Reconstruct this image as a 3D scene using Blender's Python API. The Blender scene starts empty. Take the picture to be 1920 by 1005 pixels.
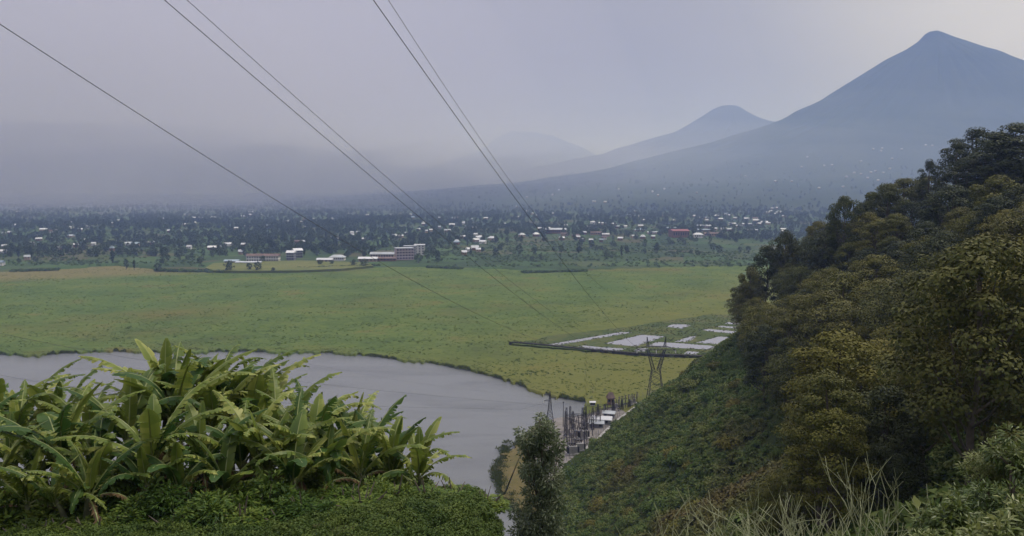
import bpy, math, random
import numpy as np
from math import radians as R, sin, cos, pi
from mathutils import Vector, Matrix

random.seed(7); rng = np.random.default_rng(7)
sc = bpy.context.scene
C = sc.collection

# ------------------------------------------------------------------ camera, world, sun, exposure
F = 1507.0; TH = math.atan(152.5 / F); EYE = 90.0
cam_d = bpy.data.cameras.new('camera'); cam = bpy.data.objects.new('camera', cam_d); C.objects.link(cam)
cam_d.sensor_width = 36; cam_d.lens = 36 * F / 1920; cam_d.clip_start = .1; cam_d.clip_end = 60000
cam.location = (0, 0, EYE); cam.rotation_euler = (pi / 2 - TH, 0, 0); sc.camera = cam
sc.view_settings.view_transform = 'Standard'; sc.view_settings.look = 'None'
sc.view_settings.exposure = 0.3; sc.view_settings.gamma = 1; sc.view_settings.use_curve_mapping = False
sc.cycles.volume_bounces = 2; sc.cycles.max_bounces = 8; sc.cycles.transparent_max_bounces = 8
sc.cycles.diffuse_bounces = 3; sc.cycles.glossy_bounces = 2

SUN_AZ, SUN_EL = R(60), R(56)      # azimuth clockwise from +Y (view direction)
sun_dir = Vector((sin(SUN_AZ) * cos(SUN_EL), cos(SUN_AZ) * cos(SUN_EL), sin(SUN_EL)))
w = bpy.data.worlds.new("World"); sc.world = w; w.use_nodes = True
wt = w.node_tree; wt.nodes.clear()
def N(t, typ, **kw):
    n = t.nodes.new(typ)
    for k, v in kw.items():
        if k.startswith('i_'): n.inputs[k[2:].replace('_', ' ')].default_value = v
        else: setattr(n, k, v)
    return n
def math_n(t, op, a, b=None, clamp=False):
    n = t.nodes.new('ShaderNodeMath'); n.operation = op; n.use_clamp = clamp
    for i, v in enumerate((a, b)):
        if v is None: continue
        if isinstance(v, (int, float)): n.inputs[i].default_value = v
        else: t.links.new(v, n.inputs[i])
    return n.outputs[0]
geo = N(wt, 'ShaderNodeTexCoord')
sep = N(wt, 'ShaderNodeSeparateXYZ'); wt.links.new(geo.outputs['Generated'], sep.inputs[0])
dz = math_n(wt, 'MAXIMUM', sep.outputs[2], 0.0)
up = math_n(wt, 'MULTIPLY', math_n(wt, 'POWER', dz, 1.5), 1.05)
dotn = N(wt, 'ShaderNodeVectorMath', operation='DOT_PRODUCT')
gd = Vector((.72, 1, .34)).normalized(); dotn.inputs[1].default_value = gd
wt.links.new(geo.outputs['Generated'], dotn.inputs[0])
glow = math_n(wt, 'MULTIPLY', math_n(wt, 'POWER', math_n(wt, 'MAXIMUM', dotn.outputs['Value'], 0.0), 26.0), .42)
mapn = N(wt, 'ShaderNodeMapping'); mapn.inputs['Scale'].default_value = (1.2, 1.2, 4.0)
wt.links.new(geo.outputs['Generated'], mapn.inputs[0])
cl = N(wt, 'ShaderNodeTexNoise', i_Scale=1.6, i_Detail=5.0, i_Roughness=.5); wt.links.new(mapn.outputs[0], cl.inputs[0])
cf = math_n(wt, 'ADD', math_n(wt, 'MULTIPLY', cl.outputs[0], .42), .79)
val = math_n(wt, 'MULTIPLY', math_n(wt, 'ADD', math_n(wt, 'ADD', up, glow), .125), cf)
tint = N(wt, 'ShaderNodeMix', data_type='RGBA'); tint.inputs['A'].default_value = (.965, .94, 1.12, 1); tint.inputs['B'].default_value = (1.02, .985, .99, 1)
wt.links.new(math_n(wt, 'MULTIPLY', glow, 5.0, True), tint.inputs['Factor'])
sc_n = N(wt, 'ShaderNodeVectorMath', operation='SCALE'); wt.links.new(tint.outputs['Result'], sc_n.inputs[0]); wt.links.new(val, sc_n.inputs['Scale'])
sky = N(wt, 'ShaderNodeTexSky', sky_type='NISHITA', sun_disc=False, sun_elevation=SUN_EL, sun_rotation=SUN_AZ)
bg1 = N(wt, 'ShaderNodeBackground'); wt.links.new(sky.outputs[0], bg1.inputs[0]); bg1.inputs[1].default_value = .06
bg2 = N(wt, 'ShaderNodeBackground'); wt.links.new(sc_n.outputs[0], bg2.inputs[0]); bg2.inputs[1].default_value = 1.0
mx = N(wt, 'ShaderNodeMixShader'); mx.inputs[0].default_value = .93
wo = N(wt, 'ShaderNodeOutputWorld')
wt.links.new(bg1.outputs[0], mx.inputs[1]); wt.links.new(bg2.outputs[0], mx.inputs[2]); wt.links.new(mx.outputs[0], wo.inputs[0])
sl = bpy.data.lights.new('sun', 'SUN'); sl.energy = 1.5; sl.angle = R(10); sl.color = (1, .95, .87)
so = bpy.data.objects.new('sun', sl); C.objects.link(so); so.rotation_euler = (-sun_dir).to_track_quat('-Z', 'Y').to_euler()

# ------------------------------------------------------------------ geometry of the view (used to survey where things stand)
def ray(px, py):
    cx = (px - 960) / F; cy = (502.5 - py) / F
    y = cos(TH) + cy * sin(TH); z = -sin(TH) + cy * cos(TH)
    return cx / y, z / y                     # x and z rise per metre of y
def ground(px, py, z=0.0):
    u, t = ray(px, py); d = (z - EYE) / t
    return (u * d, d)
def proj(x, y, z):
    dz_ = z - EYE; f = y * cos(TH) - dz_ * sin(TH); u_ = y * sin(TH) + dz_ * cos(TH)
    return 960 + F * x / f, 502.5 - F * u_ / f

# ------------------------------------------------------------------ helpers
def tag(o, label=None, cat=None, group=None, kind=None):
    if label: o['label'] = label
    if cat: o['category'] = cat
    if group: o['group'] = group
    if kind: o['kind'] = kind
    return o
def link(o, parent=None):
    C.objects.link(o)
    if parent: o.parent = parent
    return o
def empty(name, loc=(0, 0, 0), rz=0):
    o = bpy.data.objects.new(name, None); o.location = loc; o.rotation_euler = (0, 0, rz); o.empty_display_size = .3
    return link(o)
def np_mesh(name, V, Q, mats=(), var=None, mi=None, smooth=False):
    V = np.asarray(V, np.float32).reshape(-1, 3); Q = np.asarray(Q, np.int32)
    k = Q.shape[1]; m = bpy.data.meshes.new(name)
    m.vertices.add(len(V)); m.vertices.foreach_set('co', V.ravel())
    m.loops.add(Q.size); m.loops.foreach_set('vertex_index', Q.ravel())
    m.polygons.add(len(Q)); m.polygons.foreach_set('loop_start', np.arange(0, Q.size, k, dtype=np.int32))
    if mi is not None: m.polygons.foreach_set('material_index', np.asarray(mi, np.int32))
    if smooth: m.polygons.foreach_set('use_smooth', np.ones(len(Q), bool))
    for a in mats: m.materials.append(a)
    if var is not None:
        at = m.attributes.new('var', 'FLOAT', 'POINT'); at.data.foreach_set('value', np.asarray(var, np.float32))
    m.update(calc_edges=True); m.validate()
    return m
class MB:
    """collects boxes, bars, tubes into one mesh"""
    def __init__(s): s.v = []; s.f = []; s.m = []; s.cur = 0
    def add(s, vs, fs):
        b = len(s.v); s.v += [tuple(v) for v in vs]; s.f += [tuple(b + i for i in f) for f in fs]; s.m += [s.cur] * len(fs); return s
    def box(s, c, d, rz=0):
        x, y, z = (a / 2 for a in d); ca, sa = cos(rz), sin(rz)
        P = [(i * x, j * y, k * z) for k in (-1, 1) for i, j in ((-1, -1), (1, -1), (1, 1), (-1, 1))]
        P = [(c[0] + a * ca - b * sa, c[1] + a * sa + b * ca, c[2] + e) for a, b, e in P]
        return s.add(P, [(3, 2, 1, 0), (4, 5, 6, 7), (0, 1, 5, 4), (1, 2, 6, 5), (2, 3, 7, 6), (3, 0, 4, 7)])
    def tube(s, pts, rad, n=6, cap=True):
        pts = [Vector(p) for p in pts]
        if isinstance(rad, (int, float)): rad = [rad] * len(pts)
        rings = []
        for i, p in enumerate(pts):
            t = (pts[min(i + 1, len(pts) - 1)] - pts[max(i - 1, 0)])
            t = t.normalized() if t.length > 1e-9 else Vector((0, 0, 1))
            a = Vector((0, 0, 1)) if abs(t.z) < .9 else Vector((1, 0, 0))
            e1 = t.cross(a).normalized(); e2 = t.cross(e1)
            rings.append([p + (e1 * cos(2 * pi * k / n) + e2 * sin(2 * pi * k / n)) * rad[i] for k in range(n)])
        vs = [v for r in rings for v in r]
        fs = [(i * n + k, i * n + (k + 1) % n, (i + 1) * n + (k + 1) % n, (i + 1) * n + k) for i in range(len(pts) - 1) for k in range(n)]
        if cap: fs += [tuple(range(n))[::-1], tuple(range((len(pts) - 1) * n, len(pts) * n))]
        return s.add(vs, fs)
    def bar(s, a, b, r, n=4): return s.tube([a, b], r, n)
    def mesh(s, name, mats, smooth=False):
        m = bpy.data.meshes.new(name); m.from_pydata(s.v, [], s.f)
        for a in (mats if isinstance(mats, (list, tuple)) else [mats]): m.materials.append(a)
        m.polygons.foreach_set('material_index', s.m)
        if smooth: m.polygons.foreach_set('use_smooth', [True] * len(s.f))
        m.update(); return m
    def build(s, name, mats, parent=None, smooth=False):
        return link(bpy.data.objects.new(name, s.mesh(name, mats, smooth)), parent)
def obj(name, mesh, parent=None, loc=(0, 0, 0), rz=0, s=1):
    o = bpy.data.objects.new(name, mesh); o.location = loc; o.rotation_euler = (0, 0, rz)
    o.scale = (s, s, s) if isinstance(s, (int, float)) else s
    return link(o, parent)
def copy_tree(o, parent=None):
    c = o.copy(); C.objects.link(c); c.parent = parent
    for ch in o.children: copy_tree(ch, c)
    return c

# value noise
def _h(ix, iy, s):
    n = (ix.astype(np.int64) * 374761393 + iy.astype(np.int64) * 668265263 + s * 1442695041) & 0x7fffffff
    n = ((n ^ (n >> 13)) * 1274126177) & 0x7fffffff
    return ((n ^ (n >> 16)) & 0xffffff) / float(0xffffff)
def vn(x, y, s=0):
    x = np.asarray(x, float); y = np.asarray(y, float); ix = np.floor(x); iy = np.floor(y)
    fx = x - ix; fy = y - iy; fx = fx * fx * (3 - 2 * fx); fy = fy * fy * (3 - 2 * fy)
    a = _h(ix, iy, s); b = _h(ix + 1, iy, s); c = _h(ix, iy + 1, s); d = _h(ix + 1, iy + 1, s)
    return (a * (1 - fx) + b * fx) * (1 - fy) + (c * (1 - fx) + d * fx) * fy - .5
def fbm(x, y, s=0, o=4):
    r = 0; a = 1.0
    for i in range(o): r = r + a * vn(np.asarray(x) * 2 ** i, np.asarray(y) * 2 ** i, s + i * 17); a *= .5
    return r

# ------------------------------------------------------------------ materials
def mat(name):
    m = bpy.data.materials.new(name); m.use_nodes = True; t = m.node_tree; t.nodes.clear()
    o = t.nodes.new('ShaderNodeOutputMaterial'); return m, t, o
def noise(t, scale, detail=4.0, rough=.55, coord='pos', stretch=None, dist=0.0):
    if coord == 'pos': c = N(t, 'ShaderNodeNewGeometry').outputs['Position']
    else: c = N(t, 'ShaderNodeTexCoord').outputs['Object']
    mp = N(t, 'ShaderNodeMapping'); mp.inputs['Scale'].default_value = stretch or (1, 1, 1); t.links.new(c, mp.inputs[0])
    n = N(t, 'ShaderNodeTexNoise', i_Scale=scale, i_Detail=detail, i_Roughness=rough, i_Distortion=dist); t.links.new(mp.outputs[0], n.inputs[0]); return n.outputs[0]
def ramp(t, fac, stops, interp='LINEAR'):
    r = N(t, 'ShaderNodeValToRGB'); r.color_ramp.interpolation = interp; e = r.color_ramp.elements
    while len(e) < len(stops): e.new(.5)
    for k, (p, c) in enumerate(stops): e[k].position = p; e[k].color = (*c, 1)
    t.links.new(fac, r.inputs[0]); return r.outputs[0]
def mixc(t, f, a, b, mode='MIX'):
    n = N(t, 'ShaderNodeMix', data_type='RGBA', blend_type=mode)
    for k, v in (('Factor', f), ('A', a), ('B', b)):
        s = n.inputs[k] if k == 'Factor' else [q for q in n.inputs if q.name == k and q.type == 'RGBA'][0]
        if isinstance(v, (int, float)): s.default_value = v
        elif isinstance(v, tuple): s.default_value = (*v, 1)
        else: t.links.new(v, s)
    return [q for q in n.outputs if q.type == 'RGBA'][0]
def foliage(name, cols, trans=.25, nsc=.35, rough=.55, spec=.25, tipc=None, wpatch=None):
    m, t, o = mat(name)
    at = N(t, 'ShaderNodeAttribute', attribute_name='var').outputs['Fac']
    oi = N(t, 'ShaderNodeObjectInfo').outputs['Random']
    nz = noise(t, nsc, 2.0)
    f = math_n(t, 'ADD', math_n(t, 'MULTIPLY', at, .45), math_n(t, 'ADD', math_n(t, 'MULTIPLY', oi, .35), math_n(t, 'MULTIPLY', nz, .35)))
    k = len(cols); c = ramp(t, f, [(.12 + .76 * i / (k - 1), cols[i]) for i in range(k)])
    if wpatch and len(wpatch) > 3:
        gp = N(t, 'ShaderNodeNewGeometry').outputs['Position']; vd = N(t, 'ShaderNodeVectorMath', operation='DISTANCE'); t.links.new(gp, vd.inputs[0]); vd.inputs[1].default_value = wpatch[3]
        c = mixc(t, math_n(t, 'MULTIPLY', math_n(t, 'ADD', math_n(t, 'SUBTRACT', 16.0, vd.outputs['Value']), math_n(t, 'MULTIPLY', noise(t, .12, 4.0), 22.0)), .06, True), c, wpatch[1])
    if wpatch:
        pn = noise(t, wpatch[0], 3.0, .6)
        c = mixc(t, math_n(t, 'MULTIPLY', math_n(t, 'SUBTRACT', pn, wpatch[2]), 7.0, True), c, wpatch[1])
    p = N(t, 'ShaderNodeBsdfPrincipled'); p.inputs['Roughness'].default_value = rough; p.inputs['Specular IOR Level'].default_value = spec
    t.links.new(c, p.inputs['Base Color'])
    tr = N(t, 'ShaderNodeBsdfTranslucent'); t.links.new(c, tr.inputs[0])
    ms = N(t, 'ShaderNodeMixShader'); ms.inputs[0].default_value = trans
    t.links.new(p.outputs[0], ms.inputs[1]); t.links.new(tr.outputs[0], ms.inputs[2]); t.links.new(ms.outputs[0], o.inputs[0]); return m
def surf(name, col, rough=.8, spec=.3, metal=0, vary=.25, nsc=.8, coord='obj', bump=0.0, bsc=3.0):
    m, t, o = mat(name)
    n = noise(t, nsc, 4.0, .6, coord)
    dk = tuple(a * (1 - vary) for a in col); lt = tuple(min(1, a * (1 + vary * .6)) for a in col)
    c = ramp(t, n, [(.32, dk), (.68, lt)])
    oi = N(t, 'ShaderNodeObjectInfo').outputs['Random']
    hv = N(t, 'ShaderNodeHueSaturation'); t.links.new(c, hv.inputs['Color'])
    t.links.new(math_n(t, 'ADD', math_n(t, 'MULTIPLY', oi, .3), .85), hv.inputs['Value'])
    p = N(t, 'ShaderNodeBsdfPrincipled'); p.inputs['Roughness'].default_value = rough; p.inputs['Specular IOR Level'].default_value = spec; p.inputs['Metallic'].default_value = metal
    t.links.new(hv.outputs[0], p.inputs['Base Color'])
    if bump:
        b = N(t, 'ShaderNodeBump'); b.inputs['Strength'].default_value = bump; t.links.new(noise(t, bsc, 5.0, .6, coord), b.inputs['Height']); t.links.new(b.outputs[0], p.inputs['Normal'])
    t.links.new(p.outputs[0], o.inputs[0]); return m
M = {}
M['bark'] = surf('bark', (.13, .11, .085), .9, .1, nsc=3, bump=.4, bsc=8)
M['pale_bark'] = surf('pale_bark', (.32, .29, .24), .85, .1, nsc=3)
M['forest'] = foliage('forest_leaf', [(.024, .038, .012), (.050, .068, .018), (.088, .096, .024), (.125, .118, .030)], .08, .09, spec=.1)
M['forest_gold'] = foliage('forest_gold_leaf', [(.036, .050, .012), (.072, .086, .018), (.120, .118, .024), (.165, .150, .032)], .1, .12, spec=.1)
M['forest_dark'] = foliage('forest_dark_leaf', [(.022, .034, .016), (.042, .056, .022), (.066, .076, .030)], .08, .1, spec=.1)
M['far_tree'] = foliage('far_tree_leaf', [(.018, .034, .015), (.040, .066, .025), (.070, .10, .036)], .1, .02)
M['field_bush'] = foliage('field_bush_leaf', [(.028, .058, .020), (.065, .115, .038), (.115, .17, .055)], .15, .01)
M['slope'] = foliage('slope_shrub_leaf', [(.024, .048, .012), (.054, .096, .021), (.092, .138, .031), (.15, .170, .048)], .12, .06, spec=.1, wpatch=(.028, (.105, .088, .03), .56, (32, 112, 38)))
M['dry'] = foliage('dry_grass', [(.08, .06, .02), (.13, .09, .03), (.17, .12, .05)], .15, .2)
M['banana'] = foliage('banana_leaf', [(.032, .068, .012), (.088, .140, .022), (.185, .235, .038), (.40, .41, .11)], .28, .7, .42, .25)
M['banana_dark'] = foliage('banana_dark_leaf', [(.025, .065, .014), (.050, .105, .020), (.085, .145, .030)], .3, .5, .45, .2)
M['banana_dead'] = foliage('dead_banana_leaf', [(.10, .06, .03), (.17, .11, .05), (.24, .17, .09)], .2, .6, .7, .1)
M['rib'] = surf('midrib', (.26, .30, .10), .5, .4)
M['pstem'] = surf('pseudostem', (.12, .13, .06), .6, .3, vary=.5, nsc=2.5)
M['glossy'] = foliage('glossy_shrub_leaf', [(.014, .036, .008), (.034, .075, .012), (.080, .135, .020), (.17, .22, .035)], .2, .8, .45, .2)
M['cover'] = foliage('ground_cover_leaf', [(.022, .050, .010), (.050, .088, .016), (.105, .145, .026)], .2, .8, .5, .15)
M['silver'] = foliage('silver_leaf', [(.050, .078, .034), (.11, .15, .066), (.22, .25, .14), (.44, .46, .34)], .25, .6, .5, .35)
M['bigleaf'] = foliage('big_leaf', [(.035, .070, .015), (.070, .115, .022), (.13, .17, .035), (.28, .30, .11)], .3, .9, .42, .45)
M['pencil'] = surf('pencil_stem', (.34, .36, .19), .5, .3, vary=.35, nsc=2.5)
M['tuft'] = foliage('papyrus_tuft', [(.075, .125, .03), (.11, .165, .04), (.165, .19, .048)], .5, .02, wpatch=(.009, (.13, .115, .035), .55))
M['reed_edge'] = foliage('reed_edge', [(.05, .075, .022), (.085, .11, .032), (.12, .12, .04)], .4, .05)
M['steel'] = surf('weathered_steel', (.05, .05, .055), .6, .4, metal=.4, vary=.3)
M['wire'] = surf('cable', (.08, .08, .085), .6, .3, vary=.1)
M['porcelain'] = surf('brown_porcelain', (.06, .04, .035), .35, .5)
M['white_porcelain'] = surf('white_porcelain', (.6, .6, .6), .35, .5)
M['concrete'] = surf('concrete', (.34, .33, .31), .85, .2, bump=.1)
M['gravel'] = surf('gravel', (.19, .175, .16), .95, .1, vary=.35, nsc=.3, coord='pos', bump=.5, bsc=4)
M['white_roof'] = surf('white_metal_roof', (.62, .63, .64), .45, .4, vary=.12, nsc=.4)
M['grey_roof'] = surf('grey_metal_roof', (.42, .45, .47), .5, .4, vary=.25, nsc=.3)
M['blue_roof'] = surf('blue_grey_roof', (.26, .33, .38), .5, .4, vary=.2, nsc=.3)
M['red_roof'] = surf('red_metal_roof', (.27, .085, .075), .55, .3, vary=.2, nsc=.2)
M['rust_roof'] = surf('rusty_roof', (.17, .12, .10), .8, .2, vary=.4, nsc=.4)
M['tan_wall'] = surf('tan_wall', (.38, .29, .21), .9, .1)
M['white_wall'] = surf('white_wall', (.62, .60, .56), .85, .2, vary=.12)
M['pink_wall'] = surf('pink_plaster', (.40, .31, .30), .85, .2, vary=.12)
M['grey_wall'] = surf('grey_plaster', (.20, .20, .21), .85, .2, vary=.15)
M['brick_wall'] = surf('mud_brick_wall', (.20, .12, .085), .9, .1)
M['glass'] = surf('window_glass', (.03, .035, .045), .2, .5, vary=.1)
M['path'] = surf('concrete_path', (.36, .35, .33), .9, .1, vary=.2, nsc=.3, coord='pos')

def ground_mat(name, stops, sc1, sc2, stops2=None, bump=.3, bsc=.3, patches=None, stretch=None):
    m, t, o = mat(name)
    f = math_n(t, 'ADD', math_n(t, 'MULTIPLY', noise(t, sc1, 6.0, .6, stretch=stretch), .6), math_n(t, 'MULTIPLY', noise(t, sc2, 5.0, .65, stretch=stretch), .4))
    c = ramp(t, f, stops)
    if patches:
        vo = N(t, 'ShaderNodeTexVoronoi', i_Scale=patches[0]); g = N(t, 'ShaderNodeNewGeometry'); t.links.new(g.outputs['Position'], vo.inputs['Vector'])
        s = N(t, 'ShaderNodeSeparateColor'); t.links.new(vo.outputs['Color'], s.inputs[0])
        c2 = ramp(t, s.outputs[0], patches[1], 'CONSTANT'); c = mixc(t, patches[2], c, c2)
    if stops2:
        for (s_, th_, col_, k_) in stops2:
            c = mixc(t, math_n(t, 'MULTIPLY', math_n(t, 'SUBTRACT', noise(t, s_, 4.0, .6), th_), k_, True), c, col_)
    p = N(t, 'ShaderNodeBsdfPrincipled'); p.inputs['Roughness'].default_value = .95; p.inputs['Specular IOR Level'].default_value = .1
    t.links.new(c, p.inputs['Base Color'])
    b = N(t, 'ShaderNodeBump'); b.inputs['Strength'].default_value = bump; b.inputs['Distance'].default_value = 1.0
    t.links.new(noise(t, bsc, 6.0, .65), b.inputs['Height']); t.links.new(b.outputs[0], p.inputs['Normal'])
    t.links.new(p.outputs[0], o.inputs[0]); return m, t, p
M['hill'] = ground_mat('hillside_ground', [(.3, (.022, .036, .010)), (.5, (.038, .052, .015)), (.7, (.065, .062, .022))], .05, .4, bsc=1.2)[0]
M['plain'] = ground_mat('plain_ground', [(.35, (.035, .060, .022)), (.5, (.060, .10, .034)), (.65, (.10, .14, .05))], .006, .03,
    patches=(.02, [(0, (.03, .05, .022)), (.35, (.055, .10, .034)), (.6, (.075, .085, .035)), (.8, (.10, .075, .045)), (.9, (.035, .065, .025))], .55), bsc=.05)[0]
M['mountain'] = ground_mat('mountain_ground', [(.35, (.022, .040, .022)), (.5, (.034, .052, .026)), (.65, (.055, .07, .034))], .003, .02, bump=.8, bsc=.01)[0]
M['bank'] = ground_mat('bank_ground', [(.35, (.05, .075, .026)), (.5, (.075, .10, .032)), (.65, (.13, .125, .045))], .06, .4, bsc=.6, bump=.8)[0]
M['dyke'] = surf('dyke_earth', (.045, .043, .036), .95, .1, vary=.4, nsc=.3, coord='pos', bump=.4)
M['pasture'] = ground_mat('pasture', [(.3, (.09, .12, .035)), (.5, (.13, .145, .045)), (.7, (.18, .17, .06))], .01, .08)[0]
M['dry_bank'] = ground_mat('dry_bank', [(.3, (.08, .085, .028)), (.5, (.125, .105, .042)), (.7, (.17, .135, .06))], .1, .6)[0]
M['lawn'] = ground_mat('lawn', [(.3, (.07, .09, .022)), (.6, (.12, .13, .032)), (.8, (.16, .15, .045))], .08, .6)[0]

def water(name, body, rough, bump, bsc, spec=.5, streaks=False):
    m, t, o = mat(name)
    p = N(t, 'ShaderNodeBsdfPrincipled'); p.inputs['Base Color'].default_value = (*body, 1); p.inputs['Roughness'].default_value = rough
    p.inputs['IOR'].default_value = 1.33; p.inputs['Specular IOR Level'].default_value = spec
    b = N(t, 'ShaderNodeBump'); b.inputs['Strength'].default_value = bump; b.inputs['Distance'].default_value = .2
    t.links.new(noise(t, bsc, 3.0, .6, stretch=(1, 2.2, 1)), b.inputs['Height']); t.links.new(b.outputs[0], p.inputs['Normal'])
    if streaks:
        f = math_n(t, 'MULTIPLY', math_n(t, 'SUBTRACT', noise(t, .016, 4.0, .6, stretch=(1, 3, 1), dist=.6), .45), 3.0, True)
        t.links.new(mixc(t, f, body, tuple(a * .72 for a in body)), p.inputs['Base Color'])
    t.links.new(p.outputs[0], o.inputs[0]); return m
M['lake'] = water('lake_water', (.16, .168, .168), .22, .5, .9, streaks=True)
M['pond'] = water('pond_water', (.27, .27, .285), .05, .04, 1.5)

# ------------------------------------------------------------------ terrain functions
FOOT = [(-900, -40), (-400, 60), (-150, 80), (-40, 105), (-8, 150), (3, 195), (9, 225), (15, 250)] + \
       [ground(*p, 1.0) for p in ((1100, 836), (1140, 797), (1172, 772), (1243, 744), (1300, 690))] + [(132, 440), (210, 500), (380, 560), (700, 640), (1400, 800)]
FP = np.array(FOOT)
POLY = np.array(FOOT + [(1400, -900), (-900, -900)])
def hill_dist(x, y):
    x = np.asarray(x, float); y = np.asarray(y, float); dmin = np.full(np.broadcast(x, y).shape, 1e9)
    for a, b in zip(FP[:-1], FP[1:]):
        ab = b - a; t = np.clip(((x - a[0]) * ab[0] + (y - a[1]) * ab[1]) / (ab @ ab), 0, 1)
        dmin = np.minimum(dmin, np.hypot(x - a[0] - t * ab[0], y - a[1] - t * ab[1]))
    ins = np.zeros(dmin.shape, bool); n = len(POLY)
    for i in range(n):
        x1, y1 = POLY[i]; x2, y2 = POLY[(i + 1) % n]
        if y1 == y2: continue
        ins ^= ((y1 > y) != (y2 > y)) & (x < (x2 - x1) * (y - y1) / (y2 - y1) + x1)
    return np.where(ins, dmin, -dmin)
def hill(x, y):
    d = hill_dist(x, y)
    h = np.interp(d, [-10, 0, 6, 60, 125, 220, 400], [-8, .8, 3.5, 50, 92, 122, 140])
    h = h + fbm(np.asarray(x) / 22., np.asarray(y) / 22., 3) * 5 * np.clip(d / 30, 0, 1)
    r = np.hypot(x, y)
    az_ = np.clip((np.asarray(x) / np.maximum(np.asarray(y), 1) + .05) / .07, 0, 1); az_ = az_ * az_ * (3 - 2 * az_); gs = .325 + .14 * az_
    k = EYE - 1.7 - np.where(r < 27, gs * r, gs * 27 + .62 * (r - 27)) - np.where(r > 40, .3 * (r - 40), 0) + fbm(np.asarray(x) / 6., np.asarray(y) / 6., 9) * .5 * np.clip(r / 10, 0, 1)
    k = k - 2.0 * np.exp(-((r - 11) / 5.) ** 2)
    near = np.clip((60 - r) / 30, 0, 1) * (np.asarray(y) > -30)
    h2 = np.maximum(np.minimum(h, EYE - 1.7 - .40 * r + 400 * (1 - near)), k)
    return np.where(np.asarray(y) > -10, h2, np.maximum(h, k))
mt = []   # volcanoes
def volcano(px, py, D, left, right, ys, seed):
    ux, tz = ray(px, py); cx, cy = ux * D, D
    def H(tab):
        rr = [0]; zz = [EYE + tz * D]
        for a, b in tab: u2, t2 = ray(a, b); rr.append(abs(u2 * D - cx)); zz.append(EYE + t2 * D)
        rr += [rr[-1] * 1.35, rr[-1] * 1.9]; zz += [zz[-1] * .45, -30]; return rr, zz
    L, Rt = H(left), H(right)
    def f(x, y):
        dx = x - cx; dy = (y - cy) / ys; r = np.hypot(dx, dy); a = np.arctan2(dy, dx)
        wl = .5 - .5 * np.cos(a); z = np.interp(r, *L) * wl + np.interp(r, *Rt) * (1 - wl)
        z0 = z; z = z + fbm(x / 260., y / 260., seed, 5) * np.clip(r / 900, .02, 1) * 26 * (np.clip(z0 / 250, 0, 1))
        z = z - np.abs(fbm(a * 9, r / 1500., seed + 3, 3)) * 20 * np.clip(r / 500, 0, 1) * np.clip(z0 / 300, 0, 1)
        return z
    return f, cx, cy, max(L[0][-1], Rt[0][-1]), ys
V1 = volcano(1757, 57, 4500, [(1744, 59), (1735, 64), (1722, 78), (1700, 93), (1660, 113), (1625, 134), (1580, 163), (1540, 188), (1500, 208), (1478, 222), (1455, 230), (1400, 246), (1300, 272), (1200, 300), (1100, 324), (980, 342)],
             [(1765, 60), (1785, 69), (1810, 78), (1845, 92), (1870, 101), (1890, 110), (1920, 122), (2000, 165), (2200, 250), (2500, 320)], .62, 31)
V2 = volcano(1370, 197, 7000, [(1352, 198), (1335, 205), (1315, 219), (1290, 234), (1262, 248), (1200, 265), (1120, 289), (1050, 305), (950, 325), (850, 342)],
             [(1385, 199), (1400, 209), (1420, 220), (1440, 227), (1500, 240), (1700, 290), (1900, 330)], .6, 47)
V3 = volcano(985, 247, 12500, [(960, 246), (930, 258), (905, 280), (870, 292), (830, 308), (760, 325), (680, 340)],
             [(1010, 249), (1040, 256), (1080, 272), (1117, 289), (1200, 310), (1350, 335)], .6, 53)
def plain(x, y):
    x = np.asarray(x, float); y = np.asarray(y, float); r = np.hypot(x, y)
    z = 2.0 + fbm(x / 300., y / 300., 21, 3) * 9 * np.clip((r - 850) / 500, 0, 1) + np.clip((r - 1500) / 3000, 0, 1) * np.clip(x / 900 + .55, 0.1, 1.4) * 26
    z = z + np.exp(-((y - 5200) / 900) ** 2) * 38
    return z

SHORE = [(-700, 664), (-200, 668), (0, 667), (70, 668), (150, 663), (205, 660), (260, 663), (330, 661), (450, 661), (520, 662), (620, 664), (680, 668), (740, 676), (800, 682), (860, 693), (920, 707), (970, 722), (1010, 738), (1050, 748), (1082, 754), (1097, 757), (1100, 775), (1110, 790), (1300, 792), (2000, 800)]
EDGE = [(-700, 528), (-200, 518), (0, 512), (100, 508), (160, 504), (220, 501), (290, 507), (370, 513), (430, 511), (500, 510), (620, 510), (670, 506), (730, 503), (850, 504), (950, 508), (1010, 512), (1060, 511), (1150, 507), (1250, 503), (1400, 500), (2000, 498)]
sx, sy = zip(*SHORE); ex, ey = zip(*EDGE)
MZ = 1.2
def in_marsh(x, y):
    px, py = proj(x, y, 0); return (py < np.interp(px, sx, sy)) & (py > np.interp(px, ex, ey))

# ------------------------------------------------------------------ large structure
# ground sheet, all the way round, to the horizon
az = np.concatenate([np.linspace(-180, -48, 34)[:-1], np.linspace(-48, 48, 300), np.linspace(48, 180, 34)[1:-1]])
rr = np.concatenate([np.geomspace(50, 800, 10)[:-1], np.linspace(800, 2600, 130)[:-1], np.geomspace(2600, 19000, 60)])
A, Rr = np.meshgrid(np.radians(az), rr)
X = np.sin(A) * Rr; Y = np.cos(A) * Rr; Z = plain(X, Y)
PX, PY = proj(X, np.maximum(Y, 1), 0); mm = (Y > 50) & (PY < np.interp(PX, ex, ey) + .5)
Z = np.where(mm, Z, -4.0)
Z = np.where((Y <= 50) & (Rr > 1500), 20., Z)
nA, nR = len(az), len(rr)
i = np.arange(nR - 1)[:, None] * nA; j = np.arange(nA)[None]; j2 = (j + 1) % nA
Q = np.stack([i + j, i + j2, i + nA + j2, i + nA + j], -1).reshape(-1, 4)
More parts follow.
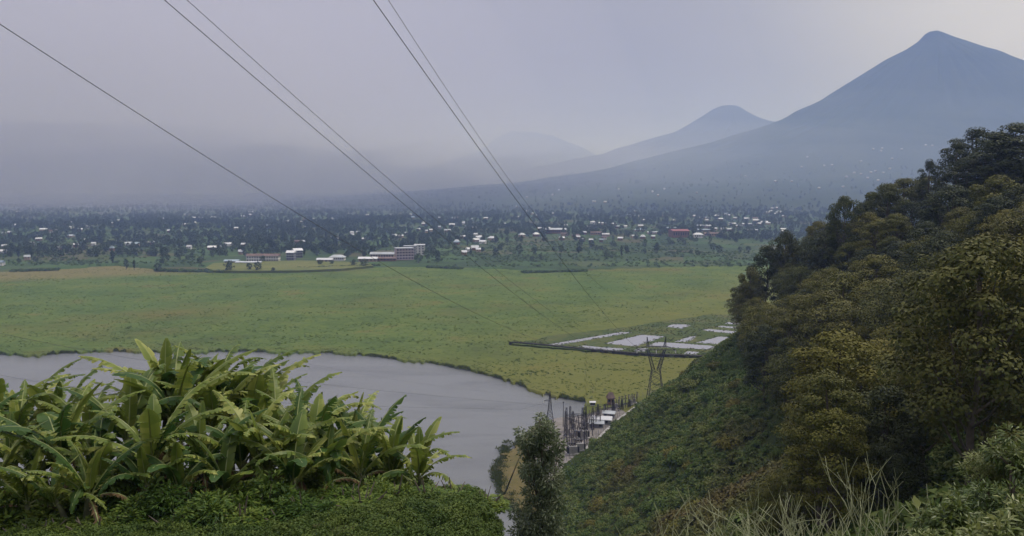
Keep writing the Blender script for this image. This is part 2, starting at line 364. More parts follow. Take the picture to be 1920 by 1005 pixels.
tag(obj('ground', np_mesh('ground', np.stack([X, Y, Z], -1), Q, [M['plain']], smooth=True)), 'patchwork green farmland plain stretching to the foot of the volcanoes', kind='structure')
for (f, cx, cy, rad, ys), lab in ((V1, 'tall blue-grey volcano with a small knobbed summit, highest of the three'), (V2, 'middle hazy volcano with a rounded flat top beside the tall one'), (V3, 'faint farthest volcano nearly lost in the haze')):
    a = np.linspace(0, 2 * pi, 361)[:-1]; q = np.concatenate([[0], np.geomspace(10, rad, 130)])
    A, Q_ = np.meshgrid(a, q); X = cx + np.cos(A) * Q_; Y = cy + np.sin(A) * Q_ * ys; Z = f(X, Y)
    n = len(a); i = np.arange(len(q) - 1)[:, None] * n; j = np.arange(n)[None]; j2 = (j + 1) % n
    QQ = np.stack([i + j, i + n + j, i + n + j2, i + j2], -1).reshape(-1, 4)
    tag(obj('mountain', np_mesh('mountain', np.stack([X, Y, Z], -1), QQ, [M['mountain']], smooth=True)), lab, kind='structure')
def land(x, y):
    return max(float(plain(x, y)), float(V1[0](x, y)))
def pin(px, py, lo=800, hi=8000):
    """where the line of sight through (px,py) meets the plain"""
    u, t = ray(px, py); d = lo
    while d < hi:
        if EYE + t * d <= land(u * d, d): return u * d, d, land(u * d, d)
        d *= 1.004
    return None

# lake
mb = MB(); mb.add([(-2500, 20, 0), (900, 20, 0), (900, 700, 0), (-2500, 700, 0)], [(0, 1, 2, 3)])
tag(mb.build('lake', M['lake']), 'calm grey lake water in the valley', kind='structure')

# marsh
m, t, p = ground_mat('marsh_ground', [(.33, (.050, .078, .020)), (.45, (.076, .116, .027)), (.56, (.104, .144, .033)), (.7, (.150, .156, .038))], .02, .22, bsc=.45, bump=.25,
    stops2=[(.0065, .53, (.125, .118, .032), 6.0), (.02, .60, (.135, .105, .034), 5.0), (.30, .64, (.05, .07, .024), 3.0), (.004, .52, (.060, .118, .032), 3.0)])
# brown belt at the far left, olive belt along the near right shore
nodes_c = p.inputs['Base Color'].links[0].from_socket
pos = N(t, 'ShaderNodeNewGeometry').outputs['Position']; sp = N(t, 'ShaderNodeSeparateXYZ'); t.links.new(pos, sp.inputs[0])
wob = math_n(t, 'MULTIPLY', noise(t, .01, 4.0, .6), 260.0)
# dry belt: y + .12x > ~ 790 on the left
dry = math_n(t, 'MULTIPLY', math_n(t, 'SUBTRACT', math_n(t, 'ADD', math_n(t, 'SUBTRACT', sp.outputs[1], math_n(t, 'MULTIPLY', sp.outputs[0], .55)), math_n(t, 'MULTIPLY', wob, .45)), 1040.0), .014, True)
c1 = mixc(t, math_n(t, 'MULTIPLY', dry, .8), nodes_c, (.17, .145, .06))
ol = math_n(t, 'MULTIPLY', math_n(t, 'SUBTRACT', math_n(t, 'ADD', math_n(t, 'MULTIPLY', sp.outputs[0], 1.3), math_n(t, 'SUBTRACT', wob, sp.outputs[1])), -430.0), .0042, True)
c2 = mixc(t, math_n(t, 'MULTIPLY', ol, .7), c1, (.15, .14, .034))
t.links.new(c2, p.inputs['Base Color']); M['marsh'] = m
NP, NT = 760, 230
pxs = np.linspace(-480, 1700, NP); tt = np.linspace(0, 1, NT) ** 1.15
V = np.zeros((NT, NP, 3))
for k, px in enumerate(pxs):
    a = ground(px, np.interp(px, sx, sy)); b = ground(px, np.interp(px, ex, ey) - 1.0)
    wob_ = float(fbm(px / 9., 0, 5, 4)) * 7 - float(fbm(px / 60., 0, 6, 2)) * 8
    ya = a[1] + wob_; ux = a[0] / a[1]
    ys_ = ya + (b[1] - ya) * tt; V[:, k, 0] = ux * ys_; V[:, k, 1] = ys_
V[..., 0] += fbm(V[..., 0] / 3, V[..., 1] / 3, 8, 2) * .8
amp = np.clip((tt * 400) / 12, 0, 1)[:, None]
V[..., 2] = MZ + (fbm(V[..., 0] / 7., V[..., 1] / 4., 11, 4) * .35 + np.maximum(fbm(V[..., 0] / 14, V[..., 1] / 6, 15, 3) - .34, 0) * 1.2) * amp
V[0, :, 2] = -.6; V[1, :, 2] = np.maximum(V[1, :, 2], .5)
i = np.arange(NT - 1)[:, None] * NP; j = np.arange(NP - 1)[None]
Q = np.stack([i + j, i + j + 1, i + NP + j + 1, i + NP + j], -1).reshape(-1, 4)
tag(obj('marsh', np_mesh('marsh', V, Q, [M['marsh']], smooth=True)), 'wide green papyrus marsh between the lake and the farmland', kind='structure')

# hillside (the hill the camera stands on and its spur on the right)
xs = np.concatenate([np.arange(-320, -32, 2.5), np.arange(-32, 32, .8), np.arange(32, 560, 2.5)]); ysr = np.concatenate([np.arange(-160, -8, 2.5), np.arange(-8, 48, .8), np.arange(48, 640, 2.5)])
Xh, Yh = np.meshgrid(xs, ysr); Zh = hill(Xh, Yh)
Zh = np.where(Zh < -3, -3.2, Zh)
i = np.arange(len(ysr) - 1)[:, None] * len(xs); j = np.arange(len(xs) - 1)[None]
Q = np.stack([i + j, i + j + 1, i + len(xs) + j + 1, i + len(xs) + j], -1).reshape(-1, 4)
Q = Q[(Zh.ravel()[Q] > -3).any(1)]
tag(obj('hillside', np_mesh('hillside', np.stack([Xh, Yh, Zh], -1), Q, [M['hill']], smooth=True)), 'steep scrub covered hillside falling to the lake', kind='structure')

def sheet(name, pts, z, mt_, label, skirt=0, kind='structure', rag=0.0, sub=1, cat=None):
    """flat polygon with a skirt, edges subdivided and made uneven"""
    P = []
    for a, b in zip(pts, pts[1:] + pts[:1]):
        L = math.hypot(b[0] - a[0], b[1] - a[1]); n = max(1, int(L / sub)) if rag else 1
        for k in range(n):
            x = a[0] + (b[0] - a[0]) * k / n; y = a[1] + (b[1] - a[1]) * k / n
            if rag: x += float(fbm(x / 2., y / 2., 71, 3)) * rag; y += float(fbm(x / 2., y / 2., 72, 3)) * rag * 2
            P.append((x, y))
    n = len(P); vs = [(x, y, z) for x, y in P]; fs = [tuple(range(n))]
    if skirt:
        vs += [(x, y, z - skirt) for x, y in P]; fs += [(k, (k + 1) % n, n + (k + 1) % n, n + k) for k in range(n)]
    mb = MB(); mb.add(vs, fs); o = mb.build(name, mt_); return tag(o, label, cat, kind=kind)
G = lambda l, z=1.0: [ground(a, b, z) for a, b in l]
# substation platform, dry shore point, lawn
sheet('gravel_platform', G([(1000, 868), (1008, 800), (1040, 784), (1098, 778), (1145, 764), (1165, 768), (1200, 790), (1160, 840), (1120, 900), (1040, 905), (1010, 890)], 1.6), 1.6, M['gravel'], 'gravel yard of the substation at the foot of the slope', 2.5)
sheet('shore_point', G([(1002, 800), (975, 835), (948, 850), (938, 880), (944, 915), (958, 940), (985, 965), (1010, 985), (1080, 1000), (1120, 900), (1040, 820)], .9), .9, M['dry_bank'], 'brown grassy point reaching into the lake beside the substation', 1.6, rag=3.0, sub=1.0)
sheet('grass_verge', G([(1098, 757), (1130, 757), (1190, 745), (1262, 725), (1262, 742), (1200, 752), (1150, 762), (1098, 780)], 1.5), 1.5, M['lawn'], 'olive grass verge between the marsh and the substation', 1.5, rag=1.5, sub=1.5)
# pond terraces, ponds, dyke
c6 = lambda l: [(940 + a * .2604, 560 + b * .2604) for a, b in l]
PZ = 2.1
sheet('pond_terrace', G(c6([(70, 325), (400, 262), (900, 205), (1100, 170), (1500, 112), (1900, 120), (2200, 130), (2200, 420), (1440, 422), (900, 392), (300, 345)]), PZ), PZ, M['bank'], 'green grassy banks dividing the fish ponds', 2, rag=2.0, sub=3)
PONDS = [([(335, 330), (860, 240), (945, 243), (400, 336)], 'long narrow pond at the left end of the fish ponds'),
 ([(745, 322), (1020, 258), (1040, 262), (1180, 272), (965, 345)], 'broad kite shaped pond behind the tall pylon'),
 ([(550, 345), (600, 337), (720, 350), (900, 360), (850, 376), (700, 368), (600, 355)], 'ragged thin pond close to the dark dyke, left of the pylon'),
 ([(945, 378), (990, 356), (1060, 358), (1040, 380)], 'small square pond just left of the pylon, by the dyke'),
 ([(1060, 335), (1120, 312), (1300, 322), (1520, 340), (1545, 350), (1500, 366), (1200, 352), (1060, 342)], 'long bright pond running right from behind the pylon'),
 ([(1245, 310), (1360, 272), (1405, 270), (1380, 295), (1330, 312)], 'small slanted weedy pond in the middle of the terraces'),
 ([(1395, 318), (1570, 272), (1750, 285), (1600, 330)], 'wide pond with a small shed at its right corner'),
 ([(1185, 203), (1230, 185), (1330, 185), (1365, 192), (1300, 215)], 'lone pond near the back edge of the terraces'),
 ([(1445, 225), (1490, 218), (1720, 238), (1790, 252), (1780, 262), (1500, 236)], 'long thin pond behind the pond with the shed'),
 ([(1545, 203), (1580, 195), (1720, 205), (1800, 210), (1700, 217)], 'thin pond third from the back at the right'),
 ([(1600, 180), (1640, 168), (1730, 176), (1800, 182), (1700, 187)], 'thin pond second from the back at the right'),
 ([(1665, 155), (1700, 150), (1860, 160), (1850, 170)], 'thin pond farthest back at the right, beside the trees'),
 ([(1315, 397), (1340, 378), (1425, 384), (1400, 402)], 'small square pond near the right end of the dyke')]
for pl, lab in PONDS: sheet('fish_pond', G(c6(pl), PZ), PZ + .03, M['pond'], lab, rag=.16, sub=1.2)
def ribbon(name, pts, wd, h, mt_, label, z0=None, cat=None, kind='structure'):
    mb = MB(); V_ = []
    for k, p in enumerate(pts):
        a = Vector(pts[max(k - 1, 0)][:2]); b = Vector(pts[min(k + 1, len(pts) - 1)][:2]); n = Vector((-(b - a).y, (b - a).x)).normalized()
        zt = (z0 if z0 is not None else p[2]) + h
        for s_, z_ in ((-.5, zt - h - .5), (-.42, zt), (.42, zt), (.5, zt - h - .5)): V_.append((p[0] + n.x * wd * s_, p[1] + n.y * wd * s_, z_))
    fs = [(k * 4 + q, k * 4 + q + 1, k * 4 + q + 5, k * 4 + q + 4) for k in range(len(pts) - 1) for q in range(3)]
    mb.add(V_, fs); return tag(mb.build(name, mt_), label, cat, kind=kind)
dk = G(c6([(60, 325), (140, 326), (300, 342), (600, 372), (900, 398), (1100, 410), (1300, 418), (1460, 425), (1700, 440)]), 1.5)
dkp = []
for a, b in zip(dk, dk[1:]):
    for k in range(8): dkp.append((a[0] + (b[0] - a[0]) * k / 8, a[1] + (b[1] - a[1]) * k / 8 + random.uniform(-.5, .5)))
ribbon('dyke', dkp, 2.4, 1.1, M['dyke'], 'long dark earth dyke along the front of the fish ponds', z0=1.5)
# pasture before the school
sheet('pasture', [ground(a, b, 3.) for a, b in [(385, 503), (400, 494), (470, 491), (560, 489), (640, 491), (690, 494), (700, 499), (640, 505), (560, 508), (460, 509), (400, 508)]], 3.6, M['pasture'], 'yellow green pasture in front of the school blocks', 3)

# ------------------------------------------------------------------ vegetation builders
def leaf_quads(P, D, U, L, W, fold=.0):
    """P centres-at-base, D unit axis, U unit side; returns verts, quads (diamond-ish leaf = 1 quad)"""
    n = len(P); L = np.broadcast_to(L, (n,))[:, None]; W = np.broadcast_to(W, (n,))[:, None]
    a = P; b = P + D * L * .45 + U * W * .5; c = P + D * L; d = P + D * L * .45 - U * W * .5
    V = np.stack([a, b, c, d], 1).reshape(-1, 3); Q = np.arange(n * 4).reshape(n, 4); return V, Q
def rnd_unit(n):
    v = rng.normal(size=(n, 3)); return v / np.linalg.norm(v, axis=1, keepdims=True)
def nrm(v): return v / np.maximum(np.linalg.norm(v, axis=1, keepdims=True), 1e-9)
def clump_leaves(C_, Rc, n, L, W, squash=.8, updir=.5, droop=0.0, shell=.55):
    """leaves around clump centres; C_ (k,3), Rc (k,)"""
    k = len(C_); idx = rng.integers(0, k, n); o = rnd_unit(n); o[:, 2] = np.where(rng.random(n) < .75, np.abs(o[:, 2]), o[:, 2])
    r = (shell + (1 - shell) * rng.random(n) ** .5) * Rc[idx]
    off = o * r[:, None]; off[:, 2] *= squash; P = C_[idx] + off
    Nn = nrm(o + rnd_unit(n) * .55 + np.array([0, 0, .25])); D = nrm(np.cross(Nn, rnd_unit(n)) - np.array([0, 0, droop])); U = nrm(np.cross(Nn, D))
    s = .7 + .6 * rng.random(n)
    V, Q = leaf_quads(P, D, U, L * s, W * s)
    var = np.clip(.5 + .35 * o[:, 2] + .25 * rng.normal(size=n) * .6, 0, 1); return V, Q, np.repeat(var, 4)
def limbs(mb, base, targets, r0, top, bend=.25):
    pts = [Vector(base)]; H = top - base[2]
    for k in range(1, 6): pts.append(Vector((base[0] + random.uniform(-.02, .02) * H, base[1] + random.uniform(-.02, .02) * H, base[2] + H * k / 5)))
    mb.tube(pts, [r0 * (1 - .75 * k / 5) for k in range(6)], 7)
    for t_ in targets:
        t_ = Vector(t_); f = min(max((t_.z - base[2]) / H * random.uniform(.45, .7), .25), .9); k = f * 5; i0 = min(int(k), 4)
        s_ = pts[i0].lerp(pts[i0 + 1], k - i0); mid = s_.lerp(t_, .5) + Vector((0, 0, -.08 * (t_ - s_).length))
        mb.tube([s_, mid, t_], [r0 * .38, r0 * .25, r0 * .08], 5, False)
def make_tree(seed, H, W, nleaf, L, crown_lo=.35, nclump=34, columnar=False, sparse=False):
    """returns (trunk_mesh_builder, crown arrays) in metres, base at 0"""
    global rng; st = rng; rng = np.random.default_rng(seed); random.seed(seed)
    Cc = []; Rc = []
    for k in range(nclump):
        f = (k + .5) / nclump; zz = crown_lo + (1 - crown_lo) * f ** .8
        prof = math.sqrt(max(.05, 1 - ((f - .42) / .62) ** 2)) if not columnar else (.75 + .25 * sin(f * 9 + seed)) * (1 - .5 * f ** 3)
        a = k * 2.4 + random.uniform(-.5, .5); rr_ = W / 2 * prof * random.uniform(.45, .82)
        if f > .9: rr_ *= .4
        Cc.append((cos(a) * rr_, sin(a) * rr_, H * (zz - .06))); Rc.append(W * (.12 if sparse else .15) * random.uniform(.7, 1.3))
    Cc = np.array(Cc); Rc = np.array(Rc)
    V, Q, var = clump_leaves(Cc, Rc, nleaf, L, L * .55, squash=.75)
    mb = MB(); limbs(mb, (0, 0, -1.5), [tuple(c) for c in Cc[::3]], H * .018, H * .88)
    rng = st; return mb, V, Q, var
def lib_tree(name, leaf, bark, *a, **k):
    mb, V, Q, var = make_tree(*a, **k)
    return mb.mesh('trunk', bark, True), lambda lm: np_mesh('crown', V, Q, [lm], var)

def scatter(name, pts, scl, rz, idx, meshes, label, cat=None, kind='stuff'):
    pts = np.asarray(pts, np.float32); m = bpy.data.meshes.new(name); m.vertices.add(len(pts)); m.vertices.foreach_set('co', pts.ravel())
    for nm, ty, v in (('scl', 'FLOAT', scl), ('rz', 'FLOAT', rz), ('idx', 'INT', idx)):
        at = m.attributes.new(nm, ty, 'POINT'); at.data.foreach_set('value', np.asarray(v, np.int32 if ty == 'INT' else np.float32))
    col = bpy.data.collections.new(name + '_sources')
    for k, me in enumerate(meshes): col.objects.link(bpy.data.objects.new('%s_source_%02d' % (name, k), me))
    g = bpy.data.node_groups.new(name, 'GeometryNodeTree'); g.interface.new_socket('Geometry', in_out='INPUT', socket_type='NodeSocketGeometry'); g.interface.new_socket('Geometry', in_out='OUTPUT', socket_type='NodeSocketGeometry')
    gi = g.nodes.new('NodeGroupInput'); go = g.nodes.new('NodeGroupOutput'); ip = g.nodes.new('GeometryNodeInstanceOnPoints'); ci = g.nodes.new('GeometryNodeCollectionInfo')
    ci.inputs['Collection'].default_value = col; ci.inputs['Separate Children'].default_value = True; ci.inputs['Reset Children'].default_value = True
    def na(nm, ty):
        n = g.nodes.new('GeometryNodeInputNamedAttribute'); n.data_type = ty; n.inputs['Name'].default_value = nm; return n.outputs['Attribute']
    cx_ = g.nodes.new('ShaderNodeCombineXYZ'); g.links.new(na('rz', 'FLOAT'), cx_.inputs[2]); ip.inputs['Pick Instance'].default_value = True
    g.links.new(gi.outputs[0], ip.inputs['Points']); g.links.new(ci.outputs[0], ip.inputs['Instance']); g.links.new(na('idx', 'INT'), ip.inputs['Instance Index'])
    g.links.new(cx_.outputs[0], ip.inputs['Rotation']); g.links.new(na('scl', 'FLOAT'), ip.inputs['Scale']); g.links.new(ip.outputs[0], go.inputs[0])
    o = bpy.data.objects.new(name, m); link(o); md = o.modifiers.new('scatter', 'NODES'); md.node_group = g
    return tag(o, label, cat, kind=kind)

# ------------------------------------------------------------------ hill forest
FT = []
for k, (H_, W_, n_, cl_, nc_) in enumerate([(17, 11, 9000, .3, 40), (15, 12, 9000, .28, 44), (20, 10, 8500, .35, 42), (14, 10, 8000, .25, 36), (18, 13, 10000, .35, 46), (13, 9, 7500, .2, 32)]):
    n_ = int(n_ * 1.6)
    FT.append(lib_tree('t', None, M['bark'], 100 + k, H_, W_, n_, .31, cl_, nc_) + (H_, W_))
crowns = {}
def crown_mesh(k, mk):
    if (k, mk) not in crowns: crowns[(k, mk)] = FT[k][1](M[mk])
    return crowns[(k, mk)]
# airy trees for the skyline
SK = [lib_tree('s', None, M['bark'], 140 + k, 22, 10, 9500, .36, .25, 46) for k in range(2)]
SKc = [s[1](M['forest_dark']) for s in SK]
def solve(px, py, h, d0=46, d1=430):
    u, t = ray(px, py); d = np.arange(d0, d1, 1.5)
    f = hill(u * d, d) + h - (EYE + t * d); s = np.where((f[:-1] < 0) & (f[1:] >= 0))[0]
    s = [q for q in s if hill_dist(u * d[q], d[q]) > 1]
    if len(s) == 0: return None
    dd = d[s[0] + 1]; return u * dd, dd, float(hill(u * dd, dd))
placed = []; cnt_on = [0]
def forest_tree(px, py, h, wpx, k, mk, label, group, airy=None):
    s = None
    for hh in (h, h * 1.15, h * 1.3, h * 1.5) if py < 700 else (h, h * 1.15):
        s = solve(px, py, hh)
        if s: break
    if not s: return None
    x, y, z = s; sc_ = hh / (22 if airy is not None else FT[k][2])
    wid = (wpx * y / F / (9 if airy is not None else FT[k][3])) if wpx else sc_
    wid = min(max(wid, sc_ * .6), sc_ * 1.5) * (1 if wpx else random.uniform(.95, 1.25))
    for (a, b, c) in placed:
        if cnt_on[0] and math.hypot(a - x, b - y) < (c + wid * 10) * .215: return None
    placed.append((x, y, wid * 10))
    e = empty('eucalyptus_tree' if airy is not None else 'hill_tree', (x, y, z), random.uniform(0, 6.28)); tag(e, label, 'tree', group)
    e.scale = (wid, wid, sc_)
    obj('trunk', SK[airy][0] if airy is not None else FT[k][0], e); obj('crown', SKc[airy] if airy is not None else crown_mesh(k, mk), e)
    return e
GR = 'trees of the wooded slope on the right'
for (px, py, h, wpx, a, lab) in [(1905, 230, 24, 130, 0, 'tall airy tree at the very top right of the wood'), (1835, 238, 23, 130, 1, 'tall airy tree left of the highest one on the skyline'), (1797, 262, 21, 70, 0, 'slim airy tree on the skyline beside the tall pair'),
        (1880, 245, 24, 130, 1, 'tall full tree joining the two highest on the skyline'), (1815, 290, 20, 110, 0, 'leafy tree under the left of the tall skyline pair'), (1745, 297, 17, 45, 1, 'small lone sparse tree on the skyline below the tall pair'), (1870, 262, 22, 120, 1, 'dark tree filling the gap under the tall skyline pair'), (1615, 377, 13, 40, 0, 'slim dark tree poking up from the lower skyline')]:
    forest_tree(px, py, h, wpx, 0, None, lab, None, a)
hand = [(1700, 350, 15, 130, 0, 'forest', 'broad round tree crowning the middle of the skyline'), (1560, 374, 14, 90, 4, 'forest_dark', 'dark domed tree at the left end of the upper skyline'), (1510, 395, 14, 70, 2, 'forest_dark', 'dark tree standing at the upper left corner of the wood'),
        (1640, 378, 13, 70, 3, 'forest', 'low round tree between the slim dark tree and the broad one'), (1490, 430, 14, 60, 1, 'forest_dark', 'dark leaning tree on the left rim above the marsh'), (1440, 476, 14, 75, 3, 'forest_dark', 'dark bushy tree on the left rim just below the fields'),
        (1408, 520, 13, 60, 5, 'forest', 'leftmost tree of the wood overhanging the marsh'), (1410, 560, 13, 70, 2, 'forest', 'tree on the left rim above the ponds'), (1420, 600, 12, 60, 3, 'forest', 'low tree at the left rim touching the ponds'),
        (1900, 320, 16, 120, 4, 'forest', 'brownish round tree at the right border under the skyline'), (1655, 655, 12, 200, 1, 'forest_gold', 'large olive domed tree in the middle of the wood'), (1545, 530, 13, 130, 0, 'forest_gold', 'golden green dome in the upper left of the wood'),
        (1660, 540, 13, 170, 4, 'forest_gold', 'wide golden green crown in the centre of the wood'), (1500, 850, 9, 190, 1, 'forest_gold', 'yellow green dome low on the slope left of the bare shrub'), (1440, 905, 6, 90, 3, 'forest_gold', 'small yellow green crown at the lower left corner of the wood'), (1755, 800, 10, 190, 4, 'forest_gold', 'rust tinted round crown above the leafy shrub on the right'),
        (1800, 762, 8, 60, 3, 'forest_gold', 'small bright knob of a crown near the right border'), (1900, 520, 13, 110, 1, 'forest_gold', 'bright olive crown at the right border')]
hand += [(1395, 548, 13, 70, 0, 'forest', 'tree bulging out of the left rim level with the marsh middle'), (1402, 585, 12, 70, 4, 'forest', 'rim tree just above the far ponds'), (1408, 622, 11, 60, 1, 'forest_dark', 'lowest rim tree beside the wide pond'), (1432, 650, 11, 70, 5, 'forest', 'tree at the lower end of the left rim'),
         (1535, 378, 17, 90, 0, 'forest_dark', 'full dark crown at the left shoulder of the skyline'), (1585, 384, 16, 80, 3, 'forest', 'rounded crown right of the left skyline shoulder'), (1665, 362, 16, 90, 5, 'forest', 'rounded crown left of the broad skyline tree'), (1488, 408, 16, 60, 4, 'forest_dark', 'outer dark crown at the upper left corner'), (1475, 450, 15, 60, 1, 'forest_dark', 'crown stepping down the upper left rim'), (1740, 345, 16, 90, 2, 'forest', 'green crown right of the broad skyline tree')]
for (px, py, h, wpx, k, mk, lab) in hand: forest_tree(px, py - (16 if py < 700 else 0), h, wpx, k, mk, lab, None)
random.seed(11); cnt_on[0] = 1
def where_txt(px, py):
    v = 'upper' if py < 470 else 'middle' if py < 700 else 'lower'
    hz = 'left part' if px < 1590 else 'centre' if px < 1770 else 'right part'
    return v + ' ' + hz
cand = []
for py in np.arange(335, 960, 24):
    for px in np.arange(1395, 2080, 38):
        cand.append((px + random.uniform(-22, 22), py + random.uniform(-14, 14)))
def in_forest(px, py):
    top = np.interp(px, [1380, 1440, 1490, 1560, 1640, 1720, 1760, 1920, 2100], [520, 480, 415, 385, 392, 362, 350, 300, 290])
    left = np.interp(py, [400, 500, 600, 660, 720, 800, 880, 960], [1480, 1405, 1395, 1440, 1490, 1530, 1470, 1600])
    return py > top + 6 and px > left and not (px > 1800 and py > 880)
cand.sort(key=lambda c: c[1])
LM = [(1700, 380, 'broad skyline tree'), (1835, 280, 'tall skyline pair'), (1900, 350, 'brownish tree at the right border'), (1510, 420, 'dark upper left tree of the wood'), (1440, 500, 'bushy tree on the left rim'), (1420, 580, 'rim trees above the ponds'),
      (1545, 560, 'golden dome in the upper left'), (1660, 570, 'wide golden crown in the centre'), (1900, 550, 'olive crown at the right border'), (1655, 700, 'large olive domed tree'), (1500, 900, 'yellow green dome low on the slope'), (1755, 850, 'rust tinted round crown'), (1800, 785, 'small bright knob crown'), (1600, 420, 'slim dark tree on the lower skyline'), (1780, 470, 'middle of the upper wood'), (1780, 650, 'dark hollow right of the domed tree')]
cnt = 0
for px, py in cand:
    if not in_forest(px, py): continue
    h = random.uniform(12, 18) if py < 700 else random.uniform(8, 11) if py < 820 else random.uniform(5.5, 8)
    mk = random.choices(['forest', 'forest_gold', 'forest_dark'], [.5, .3, .2])[0]
    cw = {'forest': 'brownish green', 'forest_gold': 'golden olive', 'forest_dark': 'dark green'}[mk]
    lm = min(LM, key=lambda q: (q[0] - px) ** 2 + (q[1] - py) ** 2); dx_, dy_ = px - lm[0], py - lm[1]
    dr_ = ('right of' if dx_ > 0 else 'left of') if abs(dx_) > abs(dy_) * 1.4 else ('below' if dy_ > 0 else 'above') if abs(dy_) > abs(dx_) * 1.4 else ('below and ' if dy_ > 0 else 'above and ') + ('right of' if dx_ > 0 else 'left of')
    far_ = 'just ' if math.hypot(dx_, dy_) < 65 else 'further '
    lab = '%s crown %s%s the %s' % (cw, far_, dr_, lm[2])
    if forest_tree(px, py, h, None, random.randrange(6), mk, lab, 'crowns: ' + lab): cnt += 1
print('forest trees', cnt)

# ------------------------------------------------------------------ slope scrub
def bush_mesh(name, seed, R_, n, L, lm, ncl=9, flat=.7, aspect=.5, droop=0.):
    global rng; st = rng; rng = np.random.default_rng(seed)
    Cc = rnd_unit(ncl) * (R_ * .55); Cc[:, 2] = np.abs(Cc[:, 2]) * flat + R_ * .2; Rc = R_ * (.35 + .2 * rng.random(ncl))
    V, Q, var = clump_leaves(Cc, Rc, n, L, L * aspect, droop=droop); rng = st
    return np_mesh(name, V, Q, [lm], var)
slope_src = [bush_mesh('scrub', 200 + k, 1.0, 260, .34, M['slope']) for k in range(4)]
n = 150000
px_ = rng.uniform(-60, 330, n); py_ = rng.uniform(28, 470, n)
dd_ = hill_dist(px_, py_); vis = (dd_ > 2.5) & (dd_ < 190) & (px_ / py_ > -.02) & (px_ / py_ < .75) & (px_ < .72 * py_ + 12)
edge_grass = (dd_ < 12 + fbm(px_ / 10, py_ / 10, 44) * 8) & (py_ > 240)
keep = vis & ~edge_grass & (rng.random(n) < .8)
x_, y_ = px_[keep], py_[keep]; z_ = hill(x_, y_)
r_ = np.hypot(x_, y_); ok = (r_ > 34) & (z_ < EYE + 12); x_, y_, z_ = x_[ok], y_[ok], z_[ok]
scl = .75 + 2.3 * np.clip(fbm(x_ / 8, y_ / 8, 60) + .15, 0, 1) * rng.random(len(x_)) + .2
print('scrub', len(x_))
scatter('slope_scrub', np.stack([x_, y_, z_ - .15], 1), scl, rng.uniform(0, 6.28, len(x_)), rng.integers(0, 4, len(x_)), slope_src, 'dense green scrub carpeting the steep slope above the substation', 'scrub')
# larger single bushes
bigb = [bush_mesh('bush', 220 + k, 1.9, 1300, .36, M['slope'], 14) for k in range(3)] + [bush_mesh('bush', 230 + k, 1.9, 1300, .36, M['forest_gold'], 14) for k in range(2)]
random.seed(5); nb = 0
for k in range(1600):
    if nb >= 170: break
    y = random.uniform(95, 380); x = random.uniform(.05, .40) * y; dq = float(hill_dist(x, y))
    if dq < 8: continue
    z = float(hill(x, y)); ppx, ppy = proj(x, y, z + 1.5)
    if not (1060 < ppx < 1620 and 640 < ppy < 1040) or ppx > np.interp(ppy, [640, 720, 800, 1000], [1420, 1500, 1540, 1540]): continue
    if ppy < np.interp(ppx, [1060, 1240, 1300, 1420], [850, 745, 690, 645]): continue
    kk = random.choices(range(5), [4, 4, 4, 1, 1])[0]
    v = ['crest', 'upper part', 'middle', 'lower part', 'foot'][int(np.digitize(ppy, [720, 790, 860, 935]))]; hz = ['leftmost', 'left', 'central', 'right', 'rightmost'][int(np.digitize(ppx, [1180, 1270, 1360, 1450]))]
    bs = random.uniform(.7, 1.9); lab = '%s %s bush in the %s %s of the open scrub slope' % ('small' if bs < 1.1 else 'large' if bs > 1.5 else 'middling', 'olive' if kk > 2 else 'green', hz, v)
    tag(obj('bush', bigb[kk], None, (x, y, z - .3), random.uniform(0, 6.28), bs), lab, 'bush', lab.replace('bush', 'bushes')); nb += 1
tag(obj('bush', bigb[0], None, (*ground(1287, 695, 8)[:2], float(hill(*ground(1287, 695, 8)))), 0, 1.1), 'dark round bush on the crest line right of the tall pylon', 'bush')

# ------------------------------------------------------------------ farmland: trees, bushes
far_src = []
for k in range(5):
    mb, V, Q, var = make_tree(300 + k, [9, 8, 11, 7, 12][k], [7, 8, 6, 6, 3.5][k], 420, 1.15, .2, 16, columnar=(k == 4))
    b0 = len(V); V = np.concatenate([V, np.array([(-.25, -.25, -1), (.25, -.25, -1), (.2, .2, 4), (-.2, .2, 4), (.25, -.25, -1), (-.25, .25, -1), (-.2, .2, 4), (.2, -.2, 4)])])
    Q = np.concatenate([Q, [[b0, b0 + 1, b0 + 2, b0 + 3], [b0 + 4, b0 + 5, b0 + 6, b0 + 7]]]); var = np.concatenate([var, np.zeros(8)])
    mi = np.zeros(len(Q), int); mi[-2:] = 1
    far_src.append(np_mesh('tree', V, Q, [M['far_tree'], M['bark']], var, mi))
bush_src = [bush_mesh('bush', 320 + k, 2.2, 90, 1.1, M['field_bush'], 6) for k in range(3)] + [bush_mesh('bush', 330, 2.2, 90, 1.1, M['far_tree'], 6)]
def field_pts(n, y0, y1, pw=.5):
    y = y0 * (y1 / y0) ** (rng.random(n) ** pw); u = rng.uniform(-.85, .95, n); return u * y, y
x, y = field_pts(52000, 900, 5200, .62)
px, py = proj(x, y, plain(x, y)); d = fbm(x / 130, y / 60, 80, 4) * .9
core = np.exp(-(((px - 480) / 330) ** 2 + ((py - 455) / 40) ** 2)) * .32
ok = (py < np.interp(px, ex, ey) - 3) & (rng.random(len(x)) < np.clip(.33 + d + core + (py < 430) * .18, .04, 1)) & (rng.random(len(x)) < np.where((px > 820) & (py > 455), .13, 1)) & ~((px > 380) & (px < 800) & (py > 484))
ok &= ~((px > 700) & (px < 800) & (py > 468) & (py < 495))
